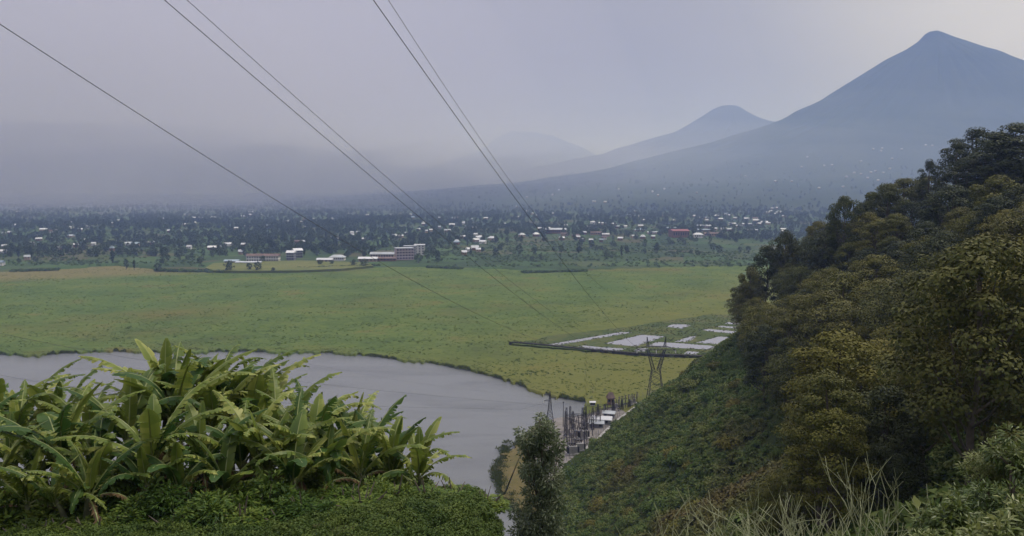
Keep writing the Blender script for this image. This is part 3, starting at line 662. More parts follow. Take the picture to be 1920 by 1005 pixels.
ok &= ~((V1[0](x, y) > plain(x, y) + 15) & (rng.random(len(x)) < .8)) & ~(V1[0](x, y) > 210); x, y, py, px = x[ok], y[ok], py[ok], px[ok]; sc_ = rng.uniform(.6, 1.35, len(x)); ix = rng.choice(5, len(x), p=[.28, .28, .18, .16, .10]); rzv = rng.uniform(0, 6.28, len(x)); zz = np.maximum(plain(x, y), V1[0](x, y)) - .3
size = sc_ / y * ((px > -20) & (px < 1500)); order = np.argsort(-size); ind, rest = order[:270], order[270:]
print('farm trees', len(x))
def zone(px, py):
    if px < 380: a = 'left of the school pasture'
    elif px < 820: a = 'around the school blocks'
    elif px < 1150: a = 'below the scattered white roofs'
    else: a = 'around the village with the red hall'
    return a
for q in ind:
    kind_ = ['round', 'broad', 'tall', 'small', 'narrow upright'][ix[q]]
    lab = '%s dark tree %s, %s row' % (kind_, zone(px[q], py[q]), 'nearest' if py[q] > 485 else 'second' if py[q] > 470 else 'third' if py[q] > 455 else 'far')
    tag(obj('farmland_tree', far_src[ix[q]], None, (x[q], y[q], zz[q]), rzv[q], float(sc_[q])), lab, 'tree', 'trees: ' + lab)
scatter('distant_trees', np.stack([x, y, zz], 1)[rest], sc_[rest], rzv[rest], ix[rest], far_src, 'countless dark trees scattered over the distant hazy plain', 'trees')
x, y = field_pts(90000, 880, 2800, .8); px, py = proj(x, y, plain(x, y))
ok = (py < np.interp(px, ex, ey) - 1.2) & (rng.random(len(x)) < np.clip(.55 + fbm(x / 60, y / 22, 90, 3) * 1.3, .05, 1)) & ~((px > 385) & (px < 800) & (py > 470) & (py < 506) )
ok &= ~((px > 1300) & (py > 448) & (py < 472) & (rng.random(len(x)) < .85))
x, y = x[ok], y[ok]; scatter('field_bushes', np.stack([x, y, plain(x, y) - .4], 1), rng.uniform(.35, 1.15, len(x)), rng.uniform(0, 6.28, len(x)), rng.integers(0, 4, len(x)), bush_src, 'green bushes, banana patches and hedges over the fields behind the marsh', 'bushes')
# hedge lines along the marsh's far edge
def hedge(a, b, label, h=1.0, mk=3):
    pts = []
    L = int(abs(b[0] - a[0]) * 1.1) + 2
    for k in range(L):
        f = k / L; gx, gy = ground(a[0] + (b[0] - a[0]) * f, a[1] + (b[1] - a[1]) * f + random.uniform(-1, 1), 1.5); pts.append((gx, gy, 1.4))
    pts = np.array(pts); n = len(pts)
    scatter('hedge', pts, rng.uniform(.6, 1.1, n) * h, rng.uniform(0, 6, n), rng.integers(0, 4, n), bush_src, label, 'hedge')
hedge((560, 505), (712, 499), 'dark clipped hedge between the pasture and the marsh', 1.2)
hedge((800, 501), (868, 504), 'low dark hedge at the marsh edge right of the school')
hedge((980, 511), (1100, 508), 'low dark hedge at the marsh edge under the middle cables')
hedge((20, 509), (110, 506), 'dark hedge at the far left edge of the marsh')
hedge((290, 508), (420, 510), 'bushy hedge left of the pasture along the marsh', 1.2, 0)
for (px, py, s, k, lab) in [(430, 508, 1.35, 1, 'round tree at the left end of the pasture'), (467, 507, .9, 0, 'forked tree in the pasture, left of the pair'), (484, 508, 1.1, 0, 'round tree in the pasture beside the forked one'), (512, 509, .6, 3, 'small bush-like tree at the pasture edge'),
        (600, 497, .75, 1, 'small lollipop tree before the low school roof'), (622, 496, .7, 3, 'second small tree before the low school roof'), (663, 499, .95, 1, 'dense tree left of the white roof with the mast'), (683, 500, 1.1, 1, 'dense dark tree under the mast'), (493, 492, .9, 0, 'tree in front of the long two storey block'), (237, 503, .9, 2, 'tall slim tree at the brown left edge of the marsh'), (252, 505, .9, 4, 'second slim tree at the brown left edge of the marsh'), (296, 507, 1.0, 1, 'dark tree where the brown marsh belt ends'), (785, 492, 1.3, 1, 'dark tree beside the tall pink block'), (800, 485, 1.2, 0, 'dark tree right of the rear tower block')]:
    gx, gy = ground(px, py, 2.5); tag(obj('farmland_tree', far_src[k], None, (gx, gy, 2.3), random.uniform(0, 6), s), lab, 'tree')

# marsh tufts
tuft_src = []
for k in range(3):
    rr_ = np.random.default_rng(400 + k); n = 26; P = np.c_[rr_.normal(size=(n, 2)) * .55, np.zeros(n)]; D = nrm(np.c_[rr_.normal(size=(n, 2)) * .7, np.ones(n)]); U = nrm(np.cross(D, nrm(rr_.normal(size=(n, 3)))))
    V, Q = leaf_quads(P, D, U, .8 + .5 * rr_.random(n), .26); tuft_src.append(np_mesh('tuft', V, Q, [M['tuft']], np.repeat(rr_.random(n), 4)))
n = 90000; y = 330 * (900 / 330) ** (rng.random(n) ** 1.0); u = rng.uniform(-.72, .42, n); x = u * y
ok = in_marsh(x, y) & (rng.random(n) < .35 + fbm(x / 40, y / 16, 95, 4) * .7) & (hill_dist(x, y) < 0)
px, py = proj(x, y, 1); terr = (px > 960) & (py > np.interp(px, [940, 1100, 1250, 1400], [646, 610, 594, 590])) & (py < np.interp(px, [940, 1100, 1400], [650, 662, 676]))
ok &= ~terr; x, y = x[ok], y[ok]; print('tufts', len(x))
scatter('papyrus', np.stack([x, y, np.full(len(x), MZ - .2)], 1), rng.uniform(.25, .65, len(x)), rng.uniform(0, 6.28, len(x)), rng.integers(0, 3, len(x)), tuft_src, 'papyrus tufts growing all over the marsh', 'papyrus')
# reeds along shoreline and the point, grass on pond banks
pts = []
for px in np.arange(-60, 1096, .55):
    gx, gy = ground(px, np.interp(px, sx, sy) - random.uniform(.3, 3.4)); pts.append((gx + random.uniform(-1, 1), gy + 2 + random.uniform(-1, 1), .3))
for px, py in [(948, 850), (938, 880), (944, 915), (958, 940), (975, 835), (985, 965), (932, 895)]:
    for k in range(60): gx, gy = ground(px + random.gauss(0, 5), py + random.gauss(0, 8)); pts.append((gx, gy, .3))
pts = np.array(pts); n = len(pts)
tuft2 = []
for me in tuft_src: c = me.copy(); c.materials.clear(); c.materials.append(M['reed_edge']); tuft2.append(c)
scatter('shore_reeds', pts, rng.uniform(.5, 1.2, n), rng.uniform(0, 6, n), rng.integers(0, 3, n), tuft2, 'dull green reeds fringing the lake shore', 'reeds')
pts = []
for pl, _ in PONDS:
    q = G(c6(pl), PZ)
    for a, b in zip(q, q[1:] + q[:1]):
        for k in range(int(math.hypot(a[0] - b[0], a[1] - b[1]) * .9)):
            f = random.random(); pts.append((a[0] + (b[0] - a[0]) * f + random.gauss(0, .6), a[1] + (b[1] - a[1]) * f + random.gauss(0, .9) + .6, PZ))
for a in dkp:
    for k in range(5): pts.append((a[0] + random.gauss(0, 2.5), a[1] + 3 + random.gauss(0, 2), 2.1))
for k in range(5000):
    a_, b_ = random.uniform(80, 1900), random.uniform(115, 415)
    top_ = np.interp(a_, [70, 400, 900, 1500, 2200], [325, 262, 205, 112, 130]); bot_ = np.interp(a_, [70, 300, 900, 1440], [326, 345, 392, 420])
    if top_ + 4 < b_ < bot_ - 3 and not any(min(p_[0] for p_ in pl) < a_ < max(p_[0] for p_ in pl) and min(p_[1] for p_ in pl) < b_ < max(p_[1] for p_ in pl) for pl, _ in PONDS):
        gx, gy = ground(*c6([(a_, b_)])[0], PZ); pts.append((gx, gy, PZ))
pts = np.array(pts); n = len(pts)
scatter('bank_grass', pts, rng.uniform(.2, .5, n), rng.uniform(0, 6, n), rng.integers(0, 3, n), tuft2, 'rough grass along the pond banks and the dyke', 'grass')
# grass on lower slope edge
n = 30000; x = rng.uniform(0, 120, n); y = rng.uniform(200, 420, n); dq = hill_dist(x, y); ok = (dq > .5) & (dq < 19); x, y = x[ok], y[ok]
tuft3 = []
for me in tuft_src: c = me.copy(); c.materials.clear(); c.materials.append(M['tuft']); tuft3.append(c)
scatter('slope_grass', np.stack([x, y, hill(x, y)], 1), rng.uniform(.25, .5, len(x)), rng.uniform(0, 6, len(x)), rng.integers(0, 3, len(x)), tuft3, 'bright grass strip at the foot of the slope', 'grass')

# ------------------------------------------------------------------ houses
def gable_roof(w_, d_, h_, ov, th=.15, hip=False):
    mb = MB(); x = w_ / 2 + ov; y = d_ / 2 + ov; rx = x * (.45 if hip else 1)
    vs = [(-x, -y, 0), (x, -y, 0), (x, y, 0), (-x, y, 0), (-rx, 0, h_), (rx, 0, h_)]
    mb.add(vs + [(a, b, c - th) for a, b, c in vs[:4]], [(0, 1, 5, 4), (2, 3, 4, 5), (1, 2, 5), (3, 0, 4), (9, 8, 7, 6), (0, 6, 7, 1), (1, 7, 8, 2), (2, 8, 9, 3), (3, 9, 6, 0)]); return mb
roof_cache = {}
def house(px, py, wm, dm, hw, hr, wall, roof, rz, label, hip=False, group=None, name='house', loc=None):
    g = loc or pin(px, py)
    if not g: return
    key = (round(wm), round(dm), round(hw, 1), round(hr, 1), wall, roof, hip)
    if key not in roof_cache:
        a = MB().box((0, 0, hw / 2 - .75), (wm, dm, hw + 1.5)); 
        a.box((0, -dm / 2 - .03, hw * .42), (.9, .08, hw * .84)) ; 
        wmesh = a.mesh('wall', M[wall]); rm = gable_roof(wm, dm, hr, .5, hip=hip).mesh('roof', M[roof])
        roof_cache[key] = (wmesh, rm, MB().box((0, -dm / 2 - .04, hw * .58), (1.0, .1, 1.0)).mesh('window', M['glass']))
    wmesh, rm, wi = roof_cache[key]
    e = empty(name, (g[0], g[1], g[2]), rz); tag(e, label, name.replace('_', ' '), group)
    obj('wall', wmesh, e); obj('roof', rm, e, (0, 0, hw + .02)); 
    for s_ in (-.3, .3): obj('window', wi, e, (wm * s_, 0, 0))
    return e
random.seed(21)
c3 = lambda a, b: (840 + a * .34375, 340 + b * .34375)
c1 = lambda a, b: (a / 4, 360 + b / 4)
c2 = lambda a, b: (380 + a * .2708, 400 + b * .2708)
HS = [(c3, .344, [(178, 318, 45, 'h'), (155, 332, 30), (190, 342, 35), (240, 322, 40, 'h'), (48, 345, 30), (403, 304, 32, 'h'), (480, 301, 32, 'h'), (520, 323, 25), (145, 377, 30), (115, 385, 25), (165, 387, 22), (90, 403, 30), (377, 145, 15), (430, 167, 15), (455, 182, 25), (43, 207, 12), (125, 215, 14), (85, 235, 12), (100, 257, 12), (385, 202, 20), (350, 202, 14), (487, 194, 12), (505, 267, 30), (575, 182, 25), (760, 190, 12), (640, 249, 25), (635, 299, 40), (620, 321, 30), (765, 262, 28, 'h'), (835, 238, 25), (860, 240, 15), (790, 232, 25), (860, 302, 38), (850, 320, 25), (835, 333, 25), (780, 333, 20), (745, 290, 20), (710, 315, 20), (735, 330, 20), (940, 323, 32), (905, 242, 25), (925, 257, 25), (965, 256, 25), (985, 191, 18), (1015, 199, 18), (1045, 194, 14), (1065, 220, 25), (1062, 314, 30, 'h'), (1118, 313, 18), (1185, 195, 30), (1340, 195, 22), (1365, 207, 20), (1410, 207, 30), (1412, 220, 15), (1235, 222, 12), (1468, 196, 30, 'h'), (1485, 213, 30), (1518, 184, 22), (1535, 194, 15), (1565, 207, 25), (1550, 240, 40), (1580, 252, 50), (1605, 242, 40), (1630, 212, 35), (1675, 210, 30), (1680, 221, 35), (1645, 242, 30), (1530, 272, 50), (1500, 270, 40), (1700, 239, 30), (1725, 230, 40), (1745, 238, 25), (1772, 155, 22), (1790, 151, 18), (1745, 177, 25), (1760, 169, 15), (1805, 172, 32, 'h'), (1790, 185, 22), (1835, 197, 28), (1830, 272, 35), (1820, 282, 20), (1357, 68, 10), (1145, 80, 8), (1115, 60, 8), (430, 92, 10), (570, 78, 10), (605, 50, 8), (930, 48, 10), (1785, 5, 12), (1180, 45, 8)]),
      (c1, .25, [(107, 260, 14), (72, 318, 20), (30, 325, 15), (275, 344, 24), (285, 370, 26), (300, 368, 16), (392, 366, 16), (242, 406, 36), (33, 425, 14), (355, 296, 22), (385, 307, 20), (415, 304, 16), (495, 245, 20), (527, 241, 16), (522, 278, 18), (564, 285, 18), (570, 415, 18), (604, 268, 8), (660, 272, 30), (703, 404, 28), (715, 236, 20), (733, 238, 14), (842, 441, 36, 'h'), (892, 225, 10), (862, 246, 40), (880, 258, 18), (965, 402, 50), (1015, 406, 60), (1130, 399, 56), (1018, 238, 30), (1232, 235, 16), (1268, 305, 24), (1347, 309, 26), (1398, 309, 28), (1770, 285, 28), (1738, 408, 18), (1827, 412, 28), (1640, 435, 40), (1420, 430, 30), (1808, 466, 26), (1480, 204, 90), (1600, 202, 34), (1880, 178, 24), (1880, 156, 34), (1830, 190, 50), (1220, 211, 20), (1300, 205, 20), (15, 553, 30), (22, 466, 50), (445, 437, 12), (650, 380, 10), (205, 510, 14)]),
      (c2, .271, [(332, 18, 22), (403, 20, 14), (70, 40, 26), (230, 115, 24), (397, 95, 12), (455, 97, 26), (580, 67, 50), (685, 70, 16), (703, 53, 10), (765, 48, 18), (895, 45, 14), (1015, 10, 10), (1295, 22, 22), (1140, 22, 18), (1035, 147, 20), (1075, 145, 18), (1035, 163, 22), (1117, 193, 18), (940, 191, 24), (875, 183, 22), (1595, 30, 20), (1643, 40, 22), (1755, 40, 30), (1807, 74, 18), (1858, 48, 18), (1825, 103, 18), (1530, 85, 26), (1535, 74, 22), (1640, 106, 22), (1495, 125, 18), (1455, 37, 24), (1580, 128, 20), (1550, 135, 14), (1410, 151, 12), (1760, 213, 36, 'h'), (1810, 288, 34), (1800, 177, 40), (1890, 160, 20), (1895, 198, 44), (1910, 180, 40), (1885, 252, 50), (1840, 265, 30), (1325, 165, 20), (660, 212, 50), (693, 212, 16), (70, 255, 70), (180, 230, 60), (268, 286, 24)])]
def hzone(px, py):
    if px < 200: a = 'among trees at the far left'
    elif px < 420: a = 'among trees left of the school pasture'
    elif px < 800: a = 'in the trees behind the school blocks'
    elif px < 960: a = 'on the hillock right of the school'
    elif px < 1160: a = 'between the cables and the red hall'
    elif px < 1330: a = 'just behind the red roofed hall'
    elif px < 1420: a = 'in the cluster right of the red hall'
    else: a = 'up the rise beside the wood'
    return a
nh = 0
for cf_, ks, L in HS:
    for it in L:
        px, py = cf_(it[0], it[1]); g = pin(px, py)
        if not g: continue
        wm = max(6, it[2] * ks * g[1] / F * .92); hip = len(it) > 3; wm = min(wm, 34); near = g[1] < 1400
        roof = random.choices(['white_roof', 'grey_roof', 'blue_roof', 'rust_roof'], [.72, .16, .07, .05])[0]; wall = random.choice(['tan_wall', 'brick_wall', 'white_wall'])
        sz = 'small' if wm < 11 else 'long' if wm > 17 else 'plain'
        rn = {'white_roof': 'white', 'grey_roof': 'grey', 'blue_roof': 'bluish', 'rust_roof': 'rusty'}[roof]
        lab = '%s %s roofed house %s' % (sz, rn, hzone(px, py)); 
        if hip: lab = '%s house with a pointed hipped roof %s' % (rn, hzone(px, py))
        wq = round(wm / 2) * 2
        house(px, py, wq, min(wq * .7, 9) if wq < 17 else 9, 2.6, 3.2 if hip else 2.2, wall, roof, random.uniform(-.5, .5), lab, hip, 'houses: ' + lab, loc=(g[0], g[1], g[2] + 1.2)); nh += 1
# specks on the volcano's lower slope
for a, b in [(430, 217), (605, 250), (625, 245), (660, 252), (530, 253), (560, 260), (637, 287), (743, 147), (615, 147), (655, 145), (395, 222), (293, 225), (175, 290), (42, 270), (22, 260), (372, 320), (495, 270), (650, 158), (480, 315), (700, 190), (590, 275), (690, 235), (320, 180), (250, 290), (560, 200), (850, 132), (880, 134)]:
    px, py = 1380 + a * .418, 220 + b * .418; g = pin(px, py, 1600)
    if g:
        house(px, py, 8, 6, 2.2, 2.0, 'tan_wall', 'grey_roof', random.uniform(-.4, .4), 'tiny pale roofed house on the lower slope of the tall volcano', False, 'tiny houses on the volcano slope', loc=(g[0], g[1], g[2] + 1.5)); nh += 1
for k in range(36):
    px = random.uniform(20, 1440); py = random.uniform(378, 448); g = pin(px, py)
    if not g: continue
    wq = random.choice([8, 10, 12]); lab = 'half hidden small white roofed house ' + hzone(px, py)
    house(px, py, wq, 7, 2.6, 2.2, 'tan_wall', random.choice(['white_roof', 'white_roof', 'grey_roof']), random.uniform(-.6, .6), lab.replace('white', 'pale'), False, 'houses: ' + lab.replace('white', 'pale'), loc=(g[0], g[1], g[2] + .8)); nh += 1
print('houses', nh)

# school blocks and village halls (built storey by storey)
def block(x0, x1, yt, yb, storeys, dep, wall, roof, rz, label, rooftype='flat', name='school_block', wins=None, glass='glass', band='white_wall', zl=2.5):
    gx, gy = ground((x0 + x1) / 2, yb, zl); W_ = (x1 - x0) * gy / F; H_ = (yb - yt) * gy / F; rh = {'flat': .5, 'gable': min(2.4, H_ * .38), 'hip': min(3.0, H_ * .45)}[rooftype]
    hw = H_ - rh; e = empty(name, (gx, gy + dep / 2, zl), rz); tag(e, label, 'building')
    MB().box((0, 0, hw / 2 - .6), (W_, dep, hw + 1.2)).build('wall', M[wall], e)
    if rooftype == 'flat': MB().box((0, 0, hw + .25), (W_ + 1.4, dep + 1.4, .45)).build('roof', M[roof], e)
    else: r_ = gable_roof(W_, dep, rh, .8, hip=(rooftype == 'hip')).build('roof', M[roof], e); r_.location.z = hw + .02
    nw = wins or max(3, int(W_ / 3.6)); fh = hw / storeys
    wm = MB().box((0, 0, 0), (min(1.9, W_ / nw * .55), .12, fh * .48)).mesh('window', M[glass])
    for s_ in range(storeys):
        for k in range(nw): obj('window', wm, e, (-W_ / 2 + W_ * (k + .5) / nw, -dep / 2 - .045, fh * (s_ + .55)))
        if s_: MB().box((0, -dep / 2 - .12, fh * s_), (W_ + .3, .3, .28)).build('floor_band', M[band], e)
    side = MB().box((0, 0, 0), (.12, 1.5, fh * .45)).mesh('window', M[glass])
    for s_ in range(storeys):
        for k in range(max(1, int(dep / 4))): obj('window', side, e, (W_ / 2 + .045, -dep / 2 + dep * (k + .5) / max(1, int(dep / 4)), fh * (s_ + .55)))
    return e
block(740, 773, 465, 487, 4, 14, 'pink_wall', 'grey_roof', .30, 'pink four storey school block, the tallest one facing us', wins=6)
block(776, 795, 459, 478, 4, 16, 'white_wall', 'white_roof', .1, 'pale tower block standing behind the pink school block', wins=3)
block(757, 779, 461, 481, 4, 10, 'grey_wall', 'grey_roof', 0, 'dark grey block joining the pink block and the tower behind', wins=2)
block(462, 522, 476, 491, 2, 9, 'white_wall', 'rust_roof', 0, 'long two storey building with a row of verandah bays behind the pasture', 'gable', wins=13)
block(537, 551, 470, 488, 3, 10, 'grey_wall', 'white_roof', 0, 'grey three storey house with a stepped white roof', 'gable', wins=3)
block(548, 563, 466, 483, 3, 12, 'grey_wall', 'white_roof', .5, 'dark gabled house behind the stepped roof house', 'gable', wins=3)
block(420, 445, 487, 494, 1, 9, 'tan_wall', 'blue_roof', 0, 'low shed with a bluish roof at the left end of the pasture', 'gable')
block(442, 488, 490, 495, 1, 7, 'grey_wall', 'grey_roof', 0, 'low grey roofed sheds beside the bluish shed', 'gable')
block(617, 645, 478, 488, 1, 10, 'white_wall', 'grey_roof', 0, 'pale roofed classroom building with white posts', 'hip', wins=7)
block(594, 622, 484, 492, 1, 8, 'tan_wall', 'white_roof', 0, 'low classroom wing with a white roof before the hipped one', 'gable')
block(672, 706, 482, 490, 1, 10, 'tan_wall', 'white_roof', 0, 'white roofed hall beside the mast', 'gable')
block(694, 738, 473, 483, 1, 12, 'tan_wall', 'grey_roof', 0, 'long low hall with a pale roof left of the pink block', 'gable', wins=9)
block(700, 742, 482, 489, 1, 6, 'brick_wall', 'rust_roof', .05, 'brown walled annex in front of the long low hall', 'gable')
gx, gy = ground(679, 488, 2.5); mb = MB(); mb.tube([(0, 0, 0), (0, 0, 14)], [.25, .12], 6); mb.box((0, 0, 12), (1.0, .3, .5)); o = mb.build('mast', M['concrete']); o.location = (gx, gy, 2.5); tag(o, 'thin pale mast rising above the white roofed hall', 'mast')
def vblock(cx0, cy0, w_, h_, wall, roof, label, rt='gable', storeys=1, dep=14, rz=0.):
    x0, yb = c3(cx0 - w_ / 2, cy0); x1, _ = c3(cx0 + w_ / 2, cy0); g = pin((x0 + x1) / 2, yb)
    block(x0, x1, yb - h_ * .344, yb, storeys, dep, wall, roof, rz, label, rt, 'village_building', zl=g[2] + .5 if g else 3)
vblock(1267, 305, 92, 42, 'brick_wall', 'red_roof', 'hall with a large red metal roof at the village edge', dep=26, rz=.12)
vblock(1368, 307, 48, 26, 'white_wall', 'white_roof', 'white house with a bright pointed roof right of the red hall', 'hip', dep=12)
vblock(1450, 298, 100, 20, 'tan_wall', 'rust_roof', 'long brown roofed building right of the white pointed house')
vblock(1390, 272, 100, 12, 'tan_wall', 'blue_roof', 'long bluish roof behind the white pointed house')
vblock(1400, 255, 70, 18, 'tan_wall', 'grey_roof', 'tan two storey building behind the red hall', storeys=2)
vblock(1130, 284, 80, 10, 'tan_wall', 'grey_roof', 'long grey roofed row left of the red hall')
vblock(1048, 272, 52, 14, 'tan_wall', 'blue_roof', 'bluish hipped house left of the long grey row', 'hip')
vblock(1222, 262, 50, 12, 'brick_wall', 'blue_roof', 'dark roofed house above the red hall')
vblock(590, 284, 110, 28, 'brick_wall', 'grey_roof', 'brown warehouse complex with grey roofs beside the middle cable', dep=22)
vblock(700, 303, 44, 14, 'brick_wall', 'rust_roof', 'brown mud brick house with a rusty hipped roof', 'hip')
vblock(810, 290, 60, 16, 'tan_wall', 'rust_roof', 'tan building with a rusty roof among white roofs')
vblock(1660, 272, 60, 10, 'brick_wall', 'grey_roof', 'low brown row at the right end of the village')

# ------------------------------------------------------------------ cables and pylons
def lattice(mb, P0, P1, w0, w1, n, r=.07, wy=None):
    """square lattice column from P0 to P1, widths w0->w1"""
    P0 = Vector(P0); P1 = Vector(P1)
    def cor(f):
        c = P0.lerp(P1, f); a = (w0 + (w1 - w0) * f) / 2; b = a if wy is None else (wy[0] + (wy[1] - wy[0]) * f) / 2
        return [c + Vector((i_ * a, j_ * b, 0)) for i_, j_ in ((-1, -1), (1, -1), (1, 1), (-1, 1))]
    prev = cor(0)
    for k in range(1, n + 1):
        cur = cor(k / n)
        for q in range(4):
            mb.bar(prev[q], cur[q], r); mb.bar(prev[q], cur[(q + 1) % 4], r * .55, 3); mb.bar(prev[(q + 1) % 4], cur[q], r * .55, 3); mb.bar(cur[q], cur[(q + 1) % 4], r * .55, 3)
        prev = cur
def insulator(name, a, b, parent, mk='white_porcelain', r=.16):
    a = Vector(a); b = Vector(b); mb = MB(); n = 9; pts = []; rad = []
    for k in range(n * 2 + 1): pts.append(a.lerp(b, k / (n * 2))); rad.append(r if k % 2 else r * .4)
    mb.tube(pts, rad, 8); return mb.build(name, M[mk], parent)
# tall cat-head pylon by the ponds
bx, by = ground(1229, 742, 3.0); bz = 2.6; K = by / F
hgt = lambda py: (742 - py) * K
e = empty('pylon', (bx, by, bz)); tag(e, 'tall lattice pylon with a forked head standing at the slope foot before the ponds', 'pylon')
mb = MB(); zw = hgt(690)
for i_ in (-1, 1):
    for j_ in (-1, 1):
        mb.bar((i_ * 3.3, j_ * 2.6, -1), (i_ * 1.7, j_ * 1.1, zw), .13)
for f0, f1 in ((0, .3), (.3, .6), (.6, .82), (.82, 1)):
    for s_ in (-1, 1):
        a0, a1 = 3.3 - 1.6 * f0, 3.3 - 1.6 * f1; b0, b1 = 2.6 - 1.5 * f0, 2.6 - 1.5 * f1
        mb.bar((-a0, s_ * b0, zw * f0), (a1, s_ * b1, zw * f1), .07); mb.bar((a0, s_ * b0, zw * f0), (-a1, s_ * b1, zw * f1), .07)
        mb.bar((s_ * a0, -b0, zw * f0), (s_ * a1, b1, zw * f1), .07); mb.bar((s_ * a0, b0, zw * f0), (s_ * a1, -b1, zw * f1), .07)
mb.build('body', M['steel'], e)
zb = hgt(651); zt = hgt(644); zp = hgt(626)
for s_ in (-1, 1):
    mb = MB(); lattice(mb, (s_ * 1.1, 0, zw), (s_ * 3.4, 0, zb), 1.3, .9, 5, .10, (1.8, .9)); mb.build('fork_arm', M['steel'], e)
    mb = MB(); lattice(mb, (s_ * 3.5, 0, zt), (s_ * 3.9, 0, zp), .9, .15, 4, .08); mb.build('earth_wire_peak', M['steel'], e)
mb = MB()
Lx = 8.2
for z_ in (zb, zt):
    for s_ in (-.45, .45): mb.bar((-Lx * (1 if z_ == zb else .55), s_, z_), (Lx * (1 if z_ == zb else .55), s_, z_), .09)
for k in range(12):
    x0 = -Lx * .55 + k * Lx * 1.1 / 12; x1 = x0 + Lx * 1.1 / 12
    for s_ in (-.45, .45): mb.bar((x0, s_, zb if k % 2 else zt), (x1, s_, zt if k % 2 else zb), .05, 3)
for s_ in (-1, 1): mb.bar((s_ * Lx, -.45, zb), (s_ * Lx * .55, -.45, zt), .07); mb.bar((s_ * Lx, .45, zb), (s_ * Lx * .55, .45, zt), .07)
mb.build('crossarm', M['steel'], e)
INS = []
for x_ in (-Lx + .2, 0, Lx - .2):
    insulator('insulator', (x_, -.3, zb - .1), (x_ * 1.0 - .4, -2.2, zb - 1.0), e); INS.append((bx + x_ - .4, by - 2.2, bz + zb - 1.0))
    insulator('insulator', (x_, .3, zb - .1), (x_ + .2, 1.8, zb - 1.1), e)
# small pylon by the substation
sx_, sy_ = ground(1031, 822, 1.6); e = empty('pylon', (sx_, sy_, 1.4)); tag(e, 'small pointed lattice pylon on the shore behind the leafy tree', 'pylon')
mb = MB(); H1 = 17.2; lattice(mb, (0, 0, 0), (0, 0, H1 * .62), 4.4, 1.3, 7, .09); lattice(mb, (0, 0, H1 * .62), (0, 0, H1), 1.3, .12, 6, .08); mb.build('body', M['steel'], e)
P1I = []
for z_, s_ in ((H1 * .93, -1), (H1 * .86, 1), (H1 * .80, -1)):
    mb = MB(); L_ = 2.2; mb.bar((0, -.4, z_), (s_ * L_, 0, z_), .07); mb.bar((0, .4, z_), (s_ * L_, 0, z_), .07); mb.bar((0, 0, z_ + .8), (s_ * L_, 0, z_), .06); mb.build('crossarm', M['steel'], e)
    insulator('insulator', (s_ * L_, 0, z_), (s_ * L_ - .1, 0, z_ - .9), e, r=.13); P1I.append((sx_ + s_ * L_, sy_, 1.4 + z_ - .9))
def cable(a0, end, pix, rad, label, yback=-25):
    """overhead cable: straight in plan from (a0,0) to 'end', sagging"""
    X1, Y1, Z1 = end; b = (X1 - a0) / Y1; ds = [Y1]; zs = [Z1]
    for px, py in pix:
        u, t = ray(px, py); d = a0 / (u - b); ds.append(d); zs.append(EYE + t * d)
    wts = [6] + [40 / max(q, 20) * 3 for q in ds[1:]]
    cf = np.polyfit(np.array(ds) / 100, zs, 3, w=wts); pts = []
    for d in np.concatenate([np.linspace(yback, 60, 26)[:-1], np.linspace(60, Y1, 60)]):
        z = float(np.polyval(cf, max(d, 25) / 100)); 
        if d < 25: z += (25 - d) * -float(np.polyval(np.polyder(cf), .25)) / 100
        pts.append((a0 + b * d, d, z))
    pts[-1] = (X1, Y1, Z1)
    mb = MB(); mb.tube(pts, rad, 4); return tag(mb.build('power_cable', M['wire']), label, 'cable')
A = INS
cable(-31, A[0], [(0, 52), (120, 112), (280, 228), (530, 388), (640, 452), (720, 493), (850, 562), (970, 625)], .021, 'lowest and leftmost dark cable crossing the whole left sky')
cable(-23, A[1], [(306, 0), (400, 78), (560, 215), (700, 330), (790, 412), (905, 507), (985, 568), (1070, 626)], .021, 'thicker left cable of the close pair in the middle of the sky')
cable(-21.5, (A[1][0], A[1][1] + .4, bz + zp - .5), [(348, 0), (500, 130), (600, 222), (720, 330), (795, 394), (930, 505), (1025, 578)], .016, 'thinner right cable of the close pair in the middle of the sky')
cable(-13.5, A[2], [(702, 0), (780, 118), (900, 277), (960, 365), (1062, 500), (1150, 608)], .021, 'steep dark cable right of centre running down to the pylon')
cable(-12.6, (bx + 3.9, by, bz + zp), [(730, 0), (800, 118), (870, 210), (960, 345), (985, 378)], .012, 'faint thin cable beside the steep right one')
def low_cable(P, end, rad, label):
    P3 = []
    for px, py, d in P: u, t = ray(px, py); P3.append((u * d, d, EYE + t * d))
    P3.append(end); pts = []
    ks = np.linspace(0, 1, len(P3)); kk = np.linspace(0, 1, 40); c = [np.polyval(np.polyfit(ks, [p[q] for p in P3], min(2, len(P3) - 1)), kk) for q in range(3)]
    pts = [(c[0][k], c[1][k], c[2][k]) for k in range(40)]; pts[-1] = end
    mb = MB(); mb.tube(pts, rad, 4); tag(mb.build('power_cable', M['wire']), label, 'cable')
low_cable([(-200, 628, 110), (0, 673, 150), (230, 723, 195), (640, 790, 240)], P1I[2], .026, 'low cable crossing the lake just above the banana leaves on the left')
low_cable([(-200, 570, 110), (0, 628, 140), (150, 664, 165), (480, 683, 190), (700, 735, 220), (860, 765, 250)], P1I[1], .026, 'thin cable crossing the near marsh and the middle of the lake')
low_cable([(400, 640, 180), (620, 680, 200), (800, 728, 240)], P1I[0], .012, 'faintest cable over the upper part of the lake')

